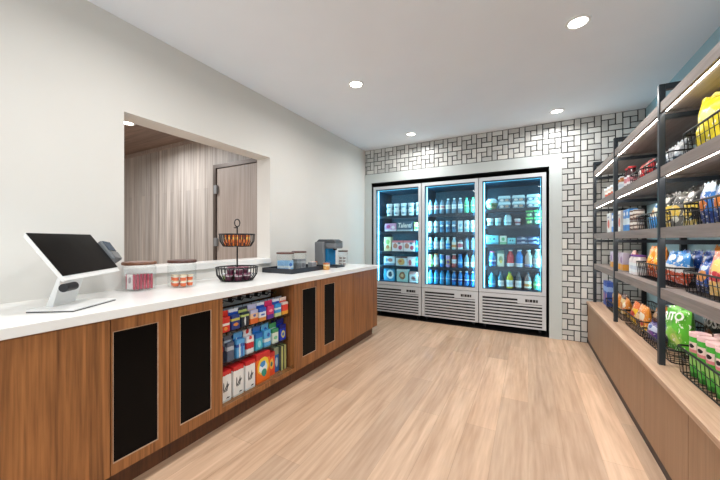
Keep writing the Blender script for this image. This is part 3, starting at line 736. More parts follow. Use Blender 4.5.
# wire baskets
def basket(x0, x1, y0, y1, z, h, label, group='black wire baskets on the shelving'):
    cx, cy = (x0+x1)/2, (y0+y1)/2
    t = thing('wire_basket', label, 'basket', (cx, cy, z), 0, group)
    a, b = (x1-x0)/2, (y1-y0)/2; r = .035
    def loop(a, b, zf):
        pts = []
        for sx, sy, a0 in ((1,1,0),(-1,1,90),(-1,-1,180),(1,-1,270)):
            for k in range(5):
                an = math.radians(a0 + k*22.5); x = sx*(a-r)+r*math.cos(an); y = sy*(b-r)+r*math.sin(an)
                pts.append((x, y, zf(x)))
        return pts
    rim = lambda x: h
    MB().tube(loop(a, b, rim), .0055, 6, True).build('rim', M_black, t, True)
    ti = .012
    m = MB().tube(loop(a-ti, b-ti, lambda x: .004), .003, 5, True).tube(loop(a-ti*.38, b-ti*.38, lambda x: h*.62), .0022, 5, True)
    n = max(4, int((y1-y0)/.042)); nn = max(3, int((x1-x0)/.04))
    for k in range(n):
        y = -b + r*.6 + (2*b-1.2*r)*k/(n-1)
        for sx in (-1, 1):
            m.tube([(sx*a, y, h), (sx*(a-ti), y, .004)], .0018, 4)
        m.tube([(-a+ti, y, .004), (a-ti, y, .004)], .002, 4)
    for k in range(nn):
        x = -a + r*.6 + (2*a-1.2*r)*k/(nn-1)
        for sy in (-1, 1): m.tube([(x, sy*b, h), (x, sy*(b-ti), .004)], .0018, 4)
    m.build('wire_sides', M_black, t)
    return t

def bagrow(protos, x, ys, z, rz=-PI/2, lean=.0, labels=None, group=None):
    for k, y in enumerate(ys):
        o, l = protos[k % len(protos)]
        put(o, (x + R.uniform(-.008, .008), y, z), rz + R.uniform(-.12, .12), l, group, lean)

BH = BZ
# --- lowest level (on the oak top), camera-end bay: green crisp cans
M_cang = pack('green crisp can', (72, 176, 60), [(.0, .12, (40, 120, 40))], [(.5, .4, .9, .1, (150, 206, 110))], .3)
M_canlid = plain('pale pink can lid', (232, 196, 196), .35)
M_cpaper = pack('can front print', (232, 206, 200), [(.0, .3, (216, 130, 136))], [(.5, .62, .3, .2, (24, 26, 24))], .4)
def crispcan():
    t = thing('crisp_can', None, 'can')
    r, h = .04, .235
    MB().lathe([(0, 0), (r*.96, 0), (r, .006), (r, h-.022), (0, h-.022)], 20).build('body', M_cang, t, True)
    MB().lathe([(0, h-.003), (r*.86, h-.003), (r*.9, h), (r*1.05, h-.002), (r*1.05, h-.022), (0, h-.022)], 20).build('lid', M_canlid, t, True)
    m = MB(); n = 8
    for k in range(n):
        a0, a1 = [-PI/2 + .62*(2*q/n-1) for q in (k, k+1)]
        q = [m.b.verts.new(((r+.0012)*math.cos(a), (r+.0012)*math.sin(a), zz)) for a, zz in ((a0, .13), (a1, .13), (a1, .185), (a0, .185))]
        m.b.faces.new(q)
    m.build('printed_front', M_cpaper, t, True)
    return t
cz = crispcan()
basket(.738, 1.13, 1.72, 2.40, BH, .15, 'black wire basket holding the green crisp cans')
n = 0
for iy, y in enumerate((2.325, 2.235, 2.145, 2.055, 1.965)):
    for ix, x in enumerate((.81, .905, 1.0)):
        if x > .85 and y < 2.1: continue
        put(cz, (x, y, BH+.0095), -PI/2 + .3 + R.uniform(-.1, .1), 'green crisp can with pink lid, %s from the post, %s row back from the aisle' % (ORD[iy], ORD[ix]), 'green crisp cans in the wire basket')
# lowest level, middle bay
M_green = pack('lime chip bag', (96, 190, 52), [(.0, .08, (60, 140, 40)), (.93, 1.1, (70, 150, 44))], [(.5, .3, .34, .2, (140, 206, 80)), (.6, .25, .18, .12, (190, 214, 110)), (.25, .2, .12, .1, (60, 150, 40))], .3)
basket(.745, 1.13, 2.51, 3.07, BH, .08, 'low black wire basket holding the lime green chip bag')
o = bag(.236, .31, .09, M_green, 1, 'chip_bag', 'RITO', .075, .72, M_inkwhite, 'chip bag', .12, .02)
put(o, (.865, 2.77, BH+.0095), -PI/2+.12, 'large lime green chip bag with white lettering right beside the near post', 'chip bags on the oak top')
M_blk = pack('dark chip bag', (40, 46, 44), [(.0, .3, (90, 60, 50))], [(.5, .3, .35, .2, (150, 90, 60))], .3)
o = bag(.24, .31, .07, M_blk, 2, 'chip_bag', 'ITOS', .085, .66, M_inkwhite, 'chip bag', 0)
put(o, (1.035, 2.775, BH+.0095), -PI/2+.05, 'dark chip bag with white lettering behind the green crisp cans', 'chip bags on the oak top')
M_purp = pack('violet chip bag', (74, 60, 130), [(.55, .8, (200, 206, 226))], [(.5, .35, .3, .2, (120, 70, 150)), (.4, .7, .16, .1, (60, 90, 170))], .3)
M_silv = pack('silver blue bag', (186, 196, 216), [(.0, .25, (90, 80, 150))], [(.5, .55, .3, .14, (90, 110, 190)), (.6, .8, .16, .08, (240, 240, 246))], .3)
put(bag(.18, .25, .08, M_silv, 3, cat='snack bag'), (.875, 2.965, BH+.0095), -PI/2+.05, 'silver and blue snack bag behind the near post, on the oak top', 'violet and silver snack bags on the oak top', -.15)
put(bag(.17, .13, .08, M_purp, 4, cat='snack bag'), (.80, 2.975, BH+.0095), -PI/2+.1, 'short violet snack bag in front of the silver blue bag', 'violet and silver snack bags on the oak top', -.1)
basket(.745, 1.13, 3.08, 3.552, BH, .12, 'black wire basket of yellow and orange bags on the oak top')
M_or1 = pack('orange bag', (226, 140, 50), [(.0, .3, (236, 186, 60))], [(.5, .6, .3, .14, (240, 226, 206)), (.5, .35, .2, .1, (190, 60, 40))], .3)
M_or2 = pack('brown bag', (120, 60, 44), [(.65, 1.1, (226, 160, 110)), (0, .25, (40, 34, 34))], [(.5, .5, .3, .12, (236, 200, 150))], .3)
M_yl = pack('yellow bag', (236, 190, 50), [(.7, 1.1, (226, 120, 60))], [(.5, .45, .3, .15, (200, 60, 50))], .3)
M_wt = pack('white snack bag', (226, 220, 214), [(.0, .3, (226, 150, 70))], [(.5, .55, .28, .16, (190, 120, 70))], .3)
kinds = [(bag(.115, .2, .06, M_yl, 5), 'yellow snack bag'), (bag(.115, .2, .06, M_or2, 6), 'brown and orange snack bag'), (bag(.115, .21, .06, M_or1, 7), 'orange snack bag')]
for k, (y, x) in enumerate(((3.47, .81), (3.34, .81), (3.21, .81))):
    put(kinds[k][0], (x, y, BH+.0095), -PI/2+.1, kinds[k][1] + ' in the front row of the middle oak top basket', 'snack bags in the oak top basket')
for k, (y, x) in enumerate(((3.46, .95), (3.33, .95), (3.2, .95))):
    put(kinds[(k+1) % 3][0], (x, y, BH+.0095), -PI/2-.1, kinds[(k+1) % 3][1] + ' in the back row of the middle oak top basket', 'snack bags in the oak top basket')
put(bag(.13, .22, .06, M_wt, 8), (1.05, 3.36, BH+.02), -PI/2, 'white and orange snack bag rising at the back of the oak top basket', 'snack bags in the oak top basket')
# lowest level, fridge-end bay
M_blue = pack('blue cracker box', (60, 90, 170), [(.6, .8, (150, 180, 226))], [(.5, .35, .3, .18, (200, 120, 130))])
bx1 = carton(.085, .27, .06, M_blue, 'cracker_box')
for k, y in enumerate((4.48, 4.37)):
    put(bx1, (.80, y, BH), -PI/2, ('tall blue cracker box standing next to the tiled wall', 'tall blue cracker box just in front of the one by the tiled wall')[k], 'blue cracker boxes on the oak top')
basket(.745, 1.13, 3.62, 4.29, BH, .10, 'black wire basket of cream and orange bags at the fridge end')
M_crm = pack('cream snack bag', (232, 206, 150), [(.75, 1.1, (90, 60, 50))], [(.5, .4, .3, .18, (206, 130, 60))], .3)
kb = [(bag(.13, .2, .06, M_crm, 9), 'cream snack bag with dark top'), (bag(.13, .18, .06, M_or1, 10), 'orange snack bag with yellow foot')]
for k, y in enumerate((4.19, 4.05, 3.91, 3.77)):
    put(kb[k % 2][0], (.82, y, BH+.0095), -PI/2, '%s, %s from the tiled wall, fridge end basket' % (kb[k % 2][1], ORD[k]), 'snack bags in the fridge end basket')

# --- third level (shelf 4)
z = SH[3]
basket(.745, 1.13, 1.72, 2.35, z, .115, 'black wire basket of mixed bags on the lowest shelf, camera end')
M_chk = pack('red yellow bag', (226, 130, 110), [(.0, .3, (240, 200, 120))], [(.5, .62, .3, .16, (236, 206, 120)), (.5, .4, .26, .12, (206, 50, 60))], .3)
M_navy = pack('navy blue bag', (36, 84, 170), [(.0, .2, (30, 40, 70))], [(.5, .5, .3, .18, (220, 150, 80)), (.5, .75, .2, .08, (200, 220, 240))], .3)
M_bw = pack('blue white bag', (60, 140, 214), [(.0, .35, (220, 90, 50)), (.35, .55, (232, 232, 232))], [(.5, .75, .3, .1, (230, 236, 240))], .3)
b1 = bag(.17, .22, .07, M_chk, 11); b2 = bag(.15, .2, .06, M_navy, 12); b3 = bag(.15, .2, .07, M_bw, 13)
put(bag(.12, .16, .06, M_navy, 31), (.81, 2.27, z+.0095), -PI/2+.1, 'small navy snack bag in the front corner of the camera end basket, lowest shelf', 'bags on the lowest shelf, camera end')
put(b1, (.81, 2.12, z+.0095), -PI/2+.15, 'red and yellow snack bag at the front of the lowest shelf basket', 'bags on the lowest shelf, camera end', -.1)
put(b3, (.95, 2.25, z+.0095), -PI/2, 'blue and white snack bag behind the red and yellow bag, nearest the post', 'bags on the lowest shelf, camera end')
put(b2, (.95, 2.05, z+.0095), -PI/2, 'navy snack bag behind the red and yellow bag, farther from the post', 'bags on the lowest shelf, camera end')
put(b1, (.81, 1.90, z+.0095), -PI/2, 'red and yellow snack bag cut by the picture edge, lowest shelf basket', 'bags on the lowest shelf, camera end')
basket(.745, 1.13, 2.505, 3.185, z, .115, 'black wire basket of orange and blue bags on the lowest shelf, middle bay')
M_cheez = pack('bright orange bag', (236, 140, 30), [(.0, .3, (196, 80, 30))], [(.5, .6, .28, .12, (250, 200, 90)), (.4, .35, .2, .1, (240, 236, 226))], .3)
b4 = bag(.15, .225, .07, M_cheez, 14)
for k, (y, x) in enumerate(((3.08, .82), (2.92, .82))):
    put(b4, (x, y, z+.0095), -PI/2+.05, 'bright orange snack bag, %s from the fridge end of the middle basket, lowest shelf' % ORD[k], 'orange bags on the lowest shelf')
for k, (y, x) in enumerate(((2.76, .83), (2.603, .83))):
    put(b3, (x, y, z+.0095), -PI/2+.1, 'blue white and orange bag, %s in front row past the orange bags, lowest shelf' % ORD[k], 'blue bags on the lowest shelf')
for k, (y, x) in enumerate(((2.98, .97), (2.82, .97), (2.66, .97), (2.63, 1.06))):
    put(b2, (x, y, z+.012), -PI/2, 'navy snack bag, %s in the back row of the middle basket, lowest shelf' % ORD[k], 'blue bags on the lowest shelf')
b5 = bag(.15, .23, .06, M_or1, 15)
put(b5, (1.07, 2.86, z+.012), -PI/2, 'orange snack bag at the very back of the middle basket', 'orange bags on the lowest shelf')
M_pinkbag = pack('pink candy bag', (226, 180, 170), [(.6, .8, (206, 90, 90))], [(.5, .4, .3, .18, (140, 70, 150))], .3)
M_purplecap = plain('purple lid', (110, 60, 150), .4)
jarw = bottle(.045, .16, plain('white jar', (226, 220, 220), .3), M_purplecap, M_lw, .8, (.15, .6), capr=.042, name='gum_jar', cat='jar', shoulder=.78)
put(jarw, (.79, 3.26, z), 0, 'white gum jar with a purple lid beside the orange bag basket', 'gum jars on the lowest shelf')
put(jarw, (.79, 3.36, z), 0, 'white gum jar with a purple lid, the one nearer the pink bags', 'gum jars on the lowest shelf')
b6 = bag(.11, .19, .05, M_pinkbag, 16)
for k, (y, x) in enumerate(((3.48, .80), (3.485, .92), (3.37, .925), (3.255, .94))):
    put(b6, (x, y, z), -PI/2, 'pink candy bag, %s counted from the middle post, lowest shelf' % ORD[k], 'pink candy bags on the lowest shelf')
M_candy = pack('pastel candy box', (206, 196, 214), [(.0, .35, (236, 170, 70))], [(.5, .6, .3, .2, (150, 110, 170))])
cbx = carton(.1, .16, .05, M_candy, 'candy_box')
for k, y in enumerate((4.1, 3.97, 3.84, 3.71)):
    put(cbx, (.79, y, z), -PI/2, 'pastel candy box, %s from the tiled wall, lowest shelf of the fridge end bay' % ORD[k], 'pastel candy boxes')
# --- second level (shelf 3)
z = SH[2]
basket(.745, 1.13, 1.72, 2.35, z, .125, 'black wire basket of blue and orange bags on the third shelf, camera end')
M_bo = pack('blue bag with orange', (50, 120, 200), [(.0, .3, (30, 60, 130)), (.75, 1.1, (200, 220, 240))], [(.5, .45, .34, .16, (226, 130, 40)), (.5, .7, .2, .06, (236, 236, 236))], .3)
b7 = bag(.12, .21, .06, M_bo, 17)
for k, (y, x) in enumerate(((2.24, .81), (2.11, .81), (1.98, .81), (1.85, .81), (2.15, .94), (2.02, .94))):
    put(b7, (x, y, z+.0095), -PI/2+.05, 'blue snack bag with orange picture, %s %s, third shelf' % (ORD[k % 4], 'in front row from near post' if k < 4 else 'in the row behind'), 'blue and orange snack bags')
basket(.745, 1.13, 2.505, 3.185, z, .11, 'black wire basket of dark and blue bags on the third shelf, middle bay')
M_dkp = pack('dark pretzel bag', (34, 32, 32), [(.45, .6, (232, 206, 80)), (.0, .15, (210, 184, 90))], [(.5, .3, .3, .12, (236, 206, 90)), (.5, .78, .2, .08, (200, 200, 196))], .3)
M_gyl = pack('grey yellow bag', (120, 118, 116), [(.6, .8, (36, 34, 36))], [(.5, .4, .32, .2, (238, 206, 90)), (.6, .2, .16, .1, (236, 232, 220))], .3)
b8 = bag(.15, .235, .06, M_dkp, 18); b9 = bag(.15, .225, .06, M_gyl, 19)
for k, (p, y, x) in enumerate(((b8, 2.98-.08, .86), (b9, 2.745, .85), (b8, 2.598, .86), (b9, 2.82, .99), (b8, 2.66, 1.0))):
    put(p, (x, y, z+.0095), -PI/2+.1, '%s, %s counted from the blue bags, third shelf middle bay' % ({b8.data.name: 'dark pretzel bag', b9.data.name: 'grey and yellow snack bag'}[p.data.name], ORD[k]), 'pretzel bags on the third shelf')
M_sky = pack('sky blue bag', (70, 150, 220), [(.4, .7, (226, 226, 214))], [(.5, .55, .25, .12, (206, 150, 70)), (.5, .85, .2, .06, (220, 236, 246))], .3)
b10 = bag(.13, .21, .06, M_sky, 20)
for k, (y, x) in enumerate(((3.09, .82), (3.07, .95))):
    put(b10, (x, y, z+.0095), -PI/2, ('sky blue snack bag at the front of the middle basket, third shelf', 'sky blue snack bag behind the front one, third shelf')[k], 'sky blue bags on the third shelf', -.1)
M_dcan = pack('brown snack can', (96, 70, 62), [(.6, .85, (220, 214, 206))], [(.5, .35, .5, .14, (206, 190, 176))])
dc = can(.036, .085, M_dcan, M_silver, 'snack_can')
for k, y in enumerate((3.23, 3.32)):
    for lv in (0, 1):
        put(dc, (.775, y, z+lv*.0855), 0, 'brown and white snack can, %s of the stack %s' % (('lower', 'upper')[lv], ('beside the sky blue bag', 'beside the blue boxes')[k]), 'stacked snack cans on the third shelf')
M_bbx = pack('blue white box', (70, 140, 210), [(.3, .6, (220, 232, 240))], [(.5, .8, .3, .1, (236, 240, 244))])
M_wbx = pack('white box', (228, 226, 222), [], [(.5, .45, .3, .22, (200, 70, 50)), (.4, .8, .3, .05, (120, 130, 150))])
bb = carton(.085, .19, .06, M_bbx, 'cereal_box')
for k, y in enumerate((3.42, 3.51)):
    put(bb, (.775, y, z), -PI/2, ('blue and white cereal box beside the snack can stacks', 'blue and white cereal box right before the middle post')[k], 'blue cereal boxes on the third shelf')
wb = carton(.15, .21, .06, M_wbx, 'popcorn_box')
put(wb, (.79, 4.2, z), -PI/2, 'white box with a red picture on the third shelf near the tiles', 'boxes on the third shelf, fridge end')
for k, (m_, y) in enumerate(((M_bbx, 3.99), (M_bbx, 3.86), (M_wbx, 3.73))):
    put(carton(.1, .2, .06, m_, 'cereal_box'), (.785, y, z), -PI/2, ('blue and white box beside the white picture box', 'blue and white box in the middle of the fridge end bay', 'slim white box with a red picture beside the middle post')[k] + ', third shelf', 'boxes on the third shelf, fridge end')
# --- top used level (shelf 2)
z = SH[1]
basket(.738, 1.13, 1.72, 2.33, z, .135, 'black wire basket of bright yellow bags on the second shelf')
M_yb = pack('bright yellow bag', (240, 220, 40), [(.9, 1.1, (220, 200, 30))], [(.5, .3, .3, .12, (206, 190, 40)), (.5, .62, .24, .08, (250, 240, 150))], .3)
b11 = bag(.175, .30, .08, M_yb, 21)
for k, (y, x) in enumerate(((2.215, .81), (2.02, .84), (1.86, .86), (2.12, 1.02))):
    put(b11, (x, y, z+.0095), -PI/2+.3, 'bright yellow chip bag, %s' % ('nearest the post in the second shelf basket', 'second from the post in the second shelf basket', 'third from the post in the second shelf basket', 'at the back of the second shelf basket')[k], 'bright yellow chip bags', -.06)
basket(.745, 1.13, 2.52, 3.015, z, .10, 'black wire basket of silver bags on the second shelf')
M_sv = pack('silver chip bag', (170, 178, 186), [(.2, .4, (96, 100, 110))], [(.5, .6, .3, .14, (220, 224, 228)), (.6, .3, .2, .1, (60, 70, 86))], .25)
b12 = bag(.13, .17, .06, M_sv, 22)
for k, (y, x) in enumerate(((2.93, .82), (2.78, .82), (2.62, .82), (2.85, .96), (2.68, .96))):
    put(b12, (x, y, z+.0095), -PI/2+.05, 'silver chip bag, %s %s from the red bags, second shelf' % (ORD[k % 3], 'in the front row' if k < 3 else 'in the back row'), 'silver chip bags', -.05)
basket(.745, 1.13, 3.03, 3.365, z, .10, 'short black wire basket of red bags on the second shelf')
M_rd = pack('red chip bag', (196, 40, 44), [(.0, .2, (120, 26, 30))], [(.5, .55, .3, .14, (236, 220, 210)), (.5, .3, .2, .08, (40, 30, 30))], .3)
b13 = bag(.12, .165, .06, M_rd, 23)
for k, (y, x) in enumerate(((3.27, .82), (3.13, .82), (3.2, .95))):
    put(b13, (x, y, z+.0095), -PI/2, ('red chip bag at the fridge end of the short basket', 'red chip bag beside the silver bags', 'red chip bag at the back of the short basket')[k], 'red chip bags', 0)
nb = bottle(.034, .19, plain('dark cola nut bottle', (60, 30, 34), .25), M_capr, M_lr, .8, (.2, .6), capr=.03, name='nut_jar', cat='jar', shoulder=.74)
for k, (y, x) in enumerate(((3.50, .775), (3.41, .775))):
    put(nb, (x, y, z), 0, ('dark nut jar with a red lid right before the middle post', 'dark nut jar with a red lid beside the short red bag basket')[k] + ', second shelf', 'red lidded nut jars')
M_prd = pack('pink snack box', (214, 140, 150), [(.5, .7, (200, 210, 230))], [(.5, .3, .3, .15, (190, 50, 60))])
M_cup = pack('noodle cup print', (226, 200, 180), [(.2, .55, (206, 90, 60))], [(.5, .7, .5, .1, (240, 236, 226))])
nc = tub(.048, .125, M_cup, M_lidw, 'noodle_cup', 'cup')
for k, (y, x) in enumerate(((4.3, .79), (4.16, .79), (4.02, .79))):
    put(nc, (x, y, z), 0, 'orange and white noodle cup, %s from the tiled wall, second shelf' % ORD[k], 'noodle cups on the second shelf')
jr = bottle(.046, .15, plain('amber nut jar', (170, 110, 60), .25), M_capw, M_lw, .8, (.2, .65), capr=.042, name='nut_jar', cat='jar', shoulder=.8)
for k, y in enumerate((3.89, 3.78, 3.67)):
    put(jr, (.785, y, z), 0, 'amber nut jar with a white lid, %s from the noodle cups' % ORD[k], 'amber nut jars on the second shelf')

# ------------------------------------------------------------------ display niche stock
def hangpack(w, h, d, mat, topm=None, name='hanging_pack'):
    t = thing(name, None, 'pack')
    m = MB().box(-w/2, w/2, -.0015, .0015, 0, h); m.build('card', topm or mat, t)
    m = MB().box(-w/2*.92, w/2*.92, -d, -.0016, h*.03, h*.74); m.build('pouch', mat, t, bev=min(.006, d*.3))
    return t
px = lambda n, a, bands=(), blobs=(): pack('pack ' + n, a, bands, blobs)
row1 = [('red medicine pack', px('red', (214, 50, 40), [(.45, .6, (240, 232, 224))], [(.5, .25, .2, .12, (240, 150, 60))]), None),
        ('navy medicine pack with yellow band', px('navy1', (34, 60, 130), [(.6, .75, (206, 196, 90))], [(.5, .35, .3, .12, (226, 140, 60))]), None),
        ('black and green razor pack', px('blk', (30, 44, 60), [(.7, .85, (190, 206, 120))], [(.45, .4, .1, .3, (226, 230, 230))]), None),
        ('white and orange medicine pack', px('wor', (232, 190, 150), [(0, .4, (230, 110, 50)), (.75, 1.1, (190, 190, 220))], [(.5, .6, .2, .1, (80, 100, 170))]), None),
        ('white and blue medicine pack', px('wbl', (226, 232, 240), [(0, .3, (230, 150, 70)), (.7, 1.1, (40, 90, 190))], [(.5, .5, .3, .06, (60, 100, 190))]), None),
        ('magenta and violet medicine pack', px('mag', (214, 50, 110), [(0, .35, (90, 50, 150))], [(.5, .62, .3, .1, (250, 150, 170))]), None),
        ('sky blue medicine pack', px('sky', (50, 150, 220), [(0, .3, (200, 214, 150)), (.55, .7, (220, 236, 244))]), None),
        ('orange and red snack pack', px('orr', (230, 70, 60), [(0, .3, (240, 170, 60)), (.8, 1.1, (240, 220, 210))]), None)]
M_bluecard = px('bluecard', (30, 80, 180), [(.85, 1.1, (220, 226, 236))])
for k, (lb, mt, tm) in enumerate(row1):
    y = hooks_y[k] + .0
    for q in (0,):
        put(hangpack(.076, .145, .03, mt, M_bluecard if k in (1, 4, 6) else mt), (-1.81, y, .622), PI/2, lb + (' hanging in the top row of the display niche'), 'hanging packs in the top row')
    put(hangpack(.076, .14, .03, M_bluecard if k > 3 else mt, M_bluecard), (-1.86, y, .628), PI/2, 'blue topped card pack hanging behind the ' + lb, 'hanging packs in the top row')
row2 = [('black and red pack', px('br', (50, 40, 50), [(.7, 1.1, (190, 40, 50))]), .062, .19),
        ('grey blue pack', px('gb', (90, 100, 120), [(.6, .8, (190, 200, 210))]), .062, .2),
        ('pale blue toothbrush pack', px('tooth', (90, 170, 226), [(.6, .75, (40, 80, 170))], [(.35, .4, .1, .4, (230, 236, 240)), (.65, .4, .1, .4, (60, 110, 190))]), .078, .2),
        ('white and red bottle pack', px('wr', (226, 226, 230), [(.3, .65, (206, 40, 50)), (.65, .8, (240, 236, 236))], [(.5, .9, .2, .1, (206, 40, 50))]), .075, .2),
        ('turquoise wipes pack', px('turq', (60, 180, 206), [(.7, 1.1, (30, 110, 190))], [(.5, .35, .25, .2, (150, 220, 230))]), .075, .2),
        ('sky and white pack', px('sw', (90, 180, 230), [(.3, .5, (220, 236, 240))], [(.6, .7, .2, .12, (40, 90, 180))]), .075, .2),
        ('white and green bandage pack', px('wg', (214, 226, 214), [(.75, 1.1, (60, 150, 100))], [(.5, .4, .3, .12, (120, 190, 140))]), .075, .18),
        ('royal blue pack with yellow disc', px('rb1', (24, 60, 190), [(.75, 1.1, (20, 36, 130))], [(.5, .4, .3, .24, (220, 220, 120)), (.5, .4, .16, .13, (40, 110, 200))]), .078, .2)]
ys2 = lin(1.375, 1.895, 7) + [1.983]
for k, (lb, mt, w_, h_) in enumerate(row2):
    put(hangpack(w_, h_*.93, .035, mt, None, 'shelf_pack'), (-1.845, ys2[k], .3975), PI/2, lb + ' in the middle row of the display niche', 'packs in the middle row')
    put(hangpack(w_, h_*.9, .035, mt if k > 4 else M_bluecard, None, 'shelf_pack'), (-1.905, ys2[k], .3975), PI/2, 'pack standing behind the ' + lb, 'packs in the middle row')
M_wred = px('white red carton', (232, 230, 226), [(.88, 1.1, (200, 44, 40))], [(.3, .5, .05, .16, (60, 60, 64)), (.62, .5, .05, .16, (120, 120, 124)), (.7, .12, .14, .03, (40, 40, 46))])
wr = carton(.088, .205, .16, M_wred, 'sundry_box', 'box')
m = MB().box(-.043, .043, -.079, .079, .2052, .2062).build('red_lid', M_red, wr)
MB().tube([(-.018, -.081, .07), (.012, -.081, .12)], .003, 5).tube([(-.004, -.081, .07), (.022, -.081, .115)], .003, 5).build('drawn_mark', M_inkblack, wr)
for k, y in enumerate((1.40, 1.505, 1.61)):
    put(wr, (-1.862, y, .1585), PI/2, 'white box with a red top, %s on the display niche floor from the terminal end' % ORD[k], 'white boxes on the niche floor')
M_orx = px('orange carton', (232, 106, 30), [(.8, 1.1, (200, 40, 40))], [(.5, .55, .42, .3, (236, 200, 60)), (.5, .5, .3, .2, (226, 236, 240)), (.55, .32, .2, .14, (40, 140, 120)), (.45, .62, .2, .1, (60, 140, 200))])
put(carton(.135, .225, .15, M_orx, 'detergent_box'), (-1.857, 1.735, .1585), PI/2, 'large orange detergent box on the display niche floor', 'boxes on the niche floor')
M_or3 = px('orange small', (230, 80, 40), [(.8, 1.1, (190, 40, 40))], [(.5, .5, .3, .22, (240, 180, 70)), (.5, .5, .15, .1, (40, 120, 110))])
put(carton(.075, .185, .14, M_or3, 'sundry_box'), (-1.88, 1.85, .1585), PI/2, 'small red orange box beside the large orange detergent box', 'boxes on the niche floor')
M_blx = px('blue small', (50, 110, 180), [(.7, 1.1, (150, 160, 130))], [(.5, .4, .3, .2, (190, 210, 220))])
put(carton(.05, .2, .14, M_blx, 'sundry_box'), (-1.895, 1.922, .1585), PI/2, 'narrow blue box beside the grey notebooks', 'boxes on the niche floor')
M_nb = px('grey notebook', (96, 100, 84), [], [(.5, .5, .8, .8, (84, 88, 74))]); M_nbe = px('notebook edge', (190, 190, 120))
for k, y in enumerate((1.965, 2.0)):
    t = thing('notebook', ('olive grey notebook leaning beside the narrow blue box', 'olive grey notebook nearest the niche side panel')[k], 'notebook', (-1.88, y, .1585), PI/2, 'grey notebooks in the niche')
    MB().box(-.012, .012, -.075, .075, 0, .2).build('pages', M_nbe, t)
    MB().box(.0122, .0145, -.078, .078, 0, .205).box(-.0145, -.0122, -.078, .078, 0, .205).build('cover', M_nb, t)

# ------------------------------------------------------------------ things on the counter
CT = .917
# sales terminal
A_ = Vector((-2.0, .513)); f_ = Vector((.83, .557)); u_ = Vector((-.67, .742))
t = thing('sales_terminal', 'white touchscreen sales terminal with black screen on the counter', 'sales terminal', (-1.98, .68, CT))
O = Vector((-1.98, .68, CT))
q = [(-2.0, .513), (-1.837, .623), (-1.985, .855), (-2.148, .745)]
bp = MB().hexa([(x+1.98, y-.68, .004) for x, y in q], [(x+1.98, y-.68, .012) for x, y in q]).build('base_plate', M_whitem, t, bev=.002)
MB().hexa([(x+1.98, y-.68, 0) for x, y in q], [(x+1.98, y-.68, .0038) for x, y in q]).build('edge_shadow', M_black, bp)  # thin black sheet standing in for the shadow line under the base plate
BL = Vector((-1.847, .5915, 1.085)); U = Vector((-.671, .741, 0)).normalized(); UP = Vector((-.515, -.344, .787)).normalized(); Nn = U.cross(UP).normalized()
if Nn.x < 0: Nn = -Nn
fr = lambda a, b, c: tuple(BL + U*a + UP*b + Nn*c - O)
W_, H_ = .47, .246
m = MB().hexa([fr(-.005,-.026,-.002), fr(W_+.004,-.026,-.002), fr(W_+.004,H_+.004,-.002), fr(-.005,H_+.004,-.002)], [fr(.004,-.02,-.022), fr(W_-.004,-.02,-.022), fr(W_-.004,H_-.004,-.022), fr(.004,H_-.004,-.022)])
mon = m.build('monitor', M_white, t, bev=.003)
MB().hexa([fr(0,0,-.001), fr(W_,0,-.001), fr(W_,H_,-.001), fr(0,H_,-.001)], [fr(0,0,.002), fr(W_,0,.002), fr(W_,H_,.002), fr(0,H_,.002)]).build('screen', M_blackgl, mon)
bc = Vector((-2.02, .70)); 
s0 = [Vector((-1.99, .60, CT+.012)), Vector((-2.08, .715, CT+.012))]
e0 = [Vector(fr(.06, .03, -.023)) + O, Vector(fr(.24, .03, -.023)) + O]
bk = Vector((-.83, -.557, 0))*.03
bot = [s0[0], s0[1], s0[1]+bk, s0[0]+bk]; top = [e0[0], e0[1], e0[1]+bk*.5, e0[0]+bk*.5]
MB().hexa([tuple(p-O) for p in bot], [tuple(p-O) for p in top]).build('stand', M_whitem, t)
h0 = Vector(fr(.0, -.045, -.03)); h1 = Vector(fr(.075, -.045, -.03))
MB().tube([h0, h1], .019, 14).build('hinge', M_black, t, True)
# card reader clipped to the far end of the screen
q4 = lambda a0, a1, b0, b1, c: [fr(a0,b0,c), fr(a1,b0-.012,c), fr(a1+.008,b1-.012,c), fr(a0+.008,b1,c)]
rd = MB().hexa(q4(.474, .556, .052, .19, -.035), q4(.474, .556, .052, .19, .018)).build('card_reader', M_grey, t, bev=.008)
MB().hexa(q4(.484, .55, .115, .183, .0185), q4(.484, .55, .115, .183, .021)).build('reader_screen', M_readscr, rd)
MB().hexa(q4(.481, .546, .058, .105, .0185), q4(.481, .546, .058, .105, .022)).build('keypad', M_silver2, rd)
MB().tube([fr(.44, .11, -.026), fr(.50, .11, -.03)], .014, 8).build('reader_arm', M_greyd, rd)
# glass jars
def jar(x, y, r, h, lidm, label, lid_h=.02, z=CT, name='glass_jar', group='glass jars with wooden lids'):
    t = thing(name, label, 'jar', (x, y, z), 0, group)
    MB().lathe([(0, .003), (r*.95, .003), (r, .02), (r, h*.9), (r*.93, h*.95), (r*.93, h), (r*.9, h), (r*.9, h*.945), (r*.965, h*.89), (r*.965, .022), (r*.9, .009), (0, .008)], 28).build('glass_body', M_glass, t, True)
    MB().lathe([(0, h+lid_h), (r*.98, h+lid_h), (r*1.03, h+lid_h*.6), (r*1.0, h+.001), (0, h+.001)], 28).build('lid', lidm, t, True)
    return t
jar(-2.245, 1.10, .094, .168, M_lidwood, 'clear jar with a brown wood lid holding tea sachets')
jar(-2.145, 1.325, .09, .17, M_lidwood2, 'clear jar with a dark red lid holding orange creamer cups')
M_sach = px('sachet', (230, 222, 220), [], [(.06, .5, .1, .8, (186, 84, 100)), (.94, .5, .1, .8, (186, 84, 100)), (.5, .6, .16, .2, (170, 150, 154))])
sa = carton(.075, .098, .012, M_sach, 'tea_sachet', 'sachet')
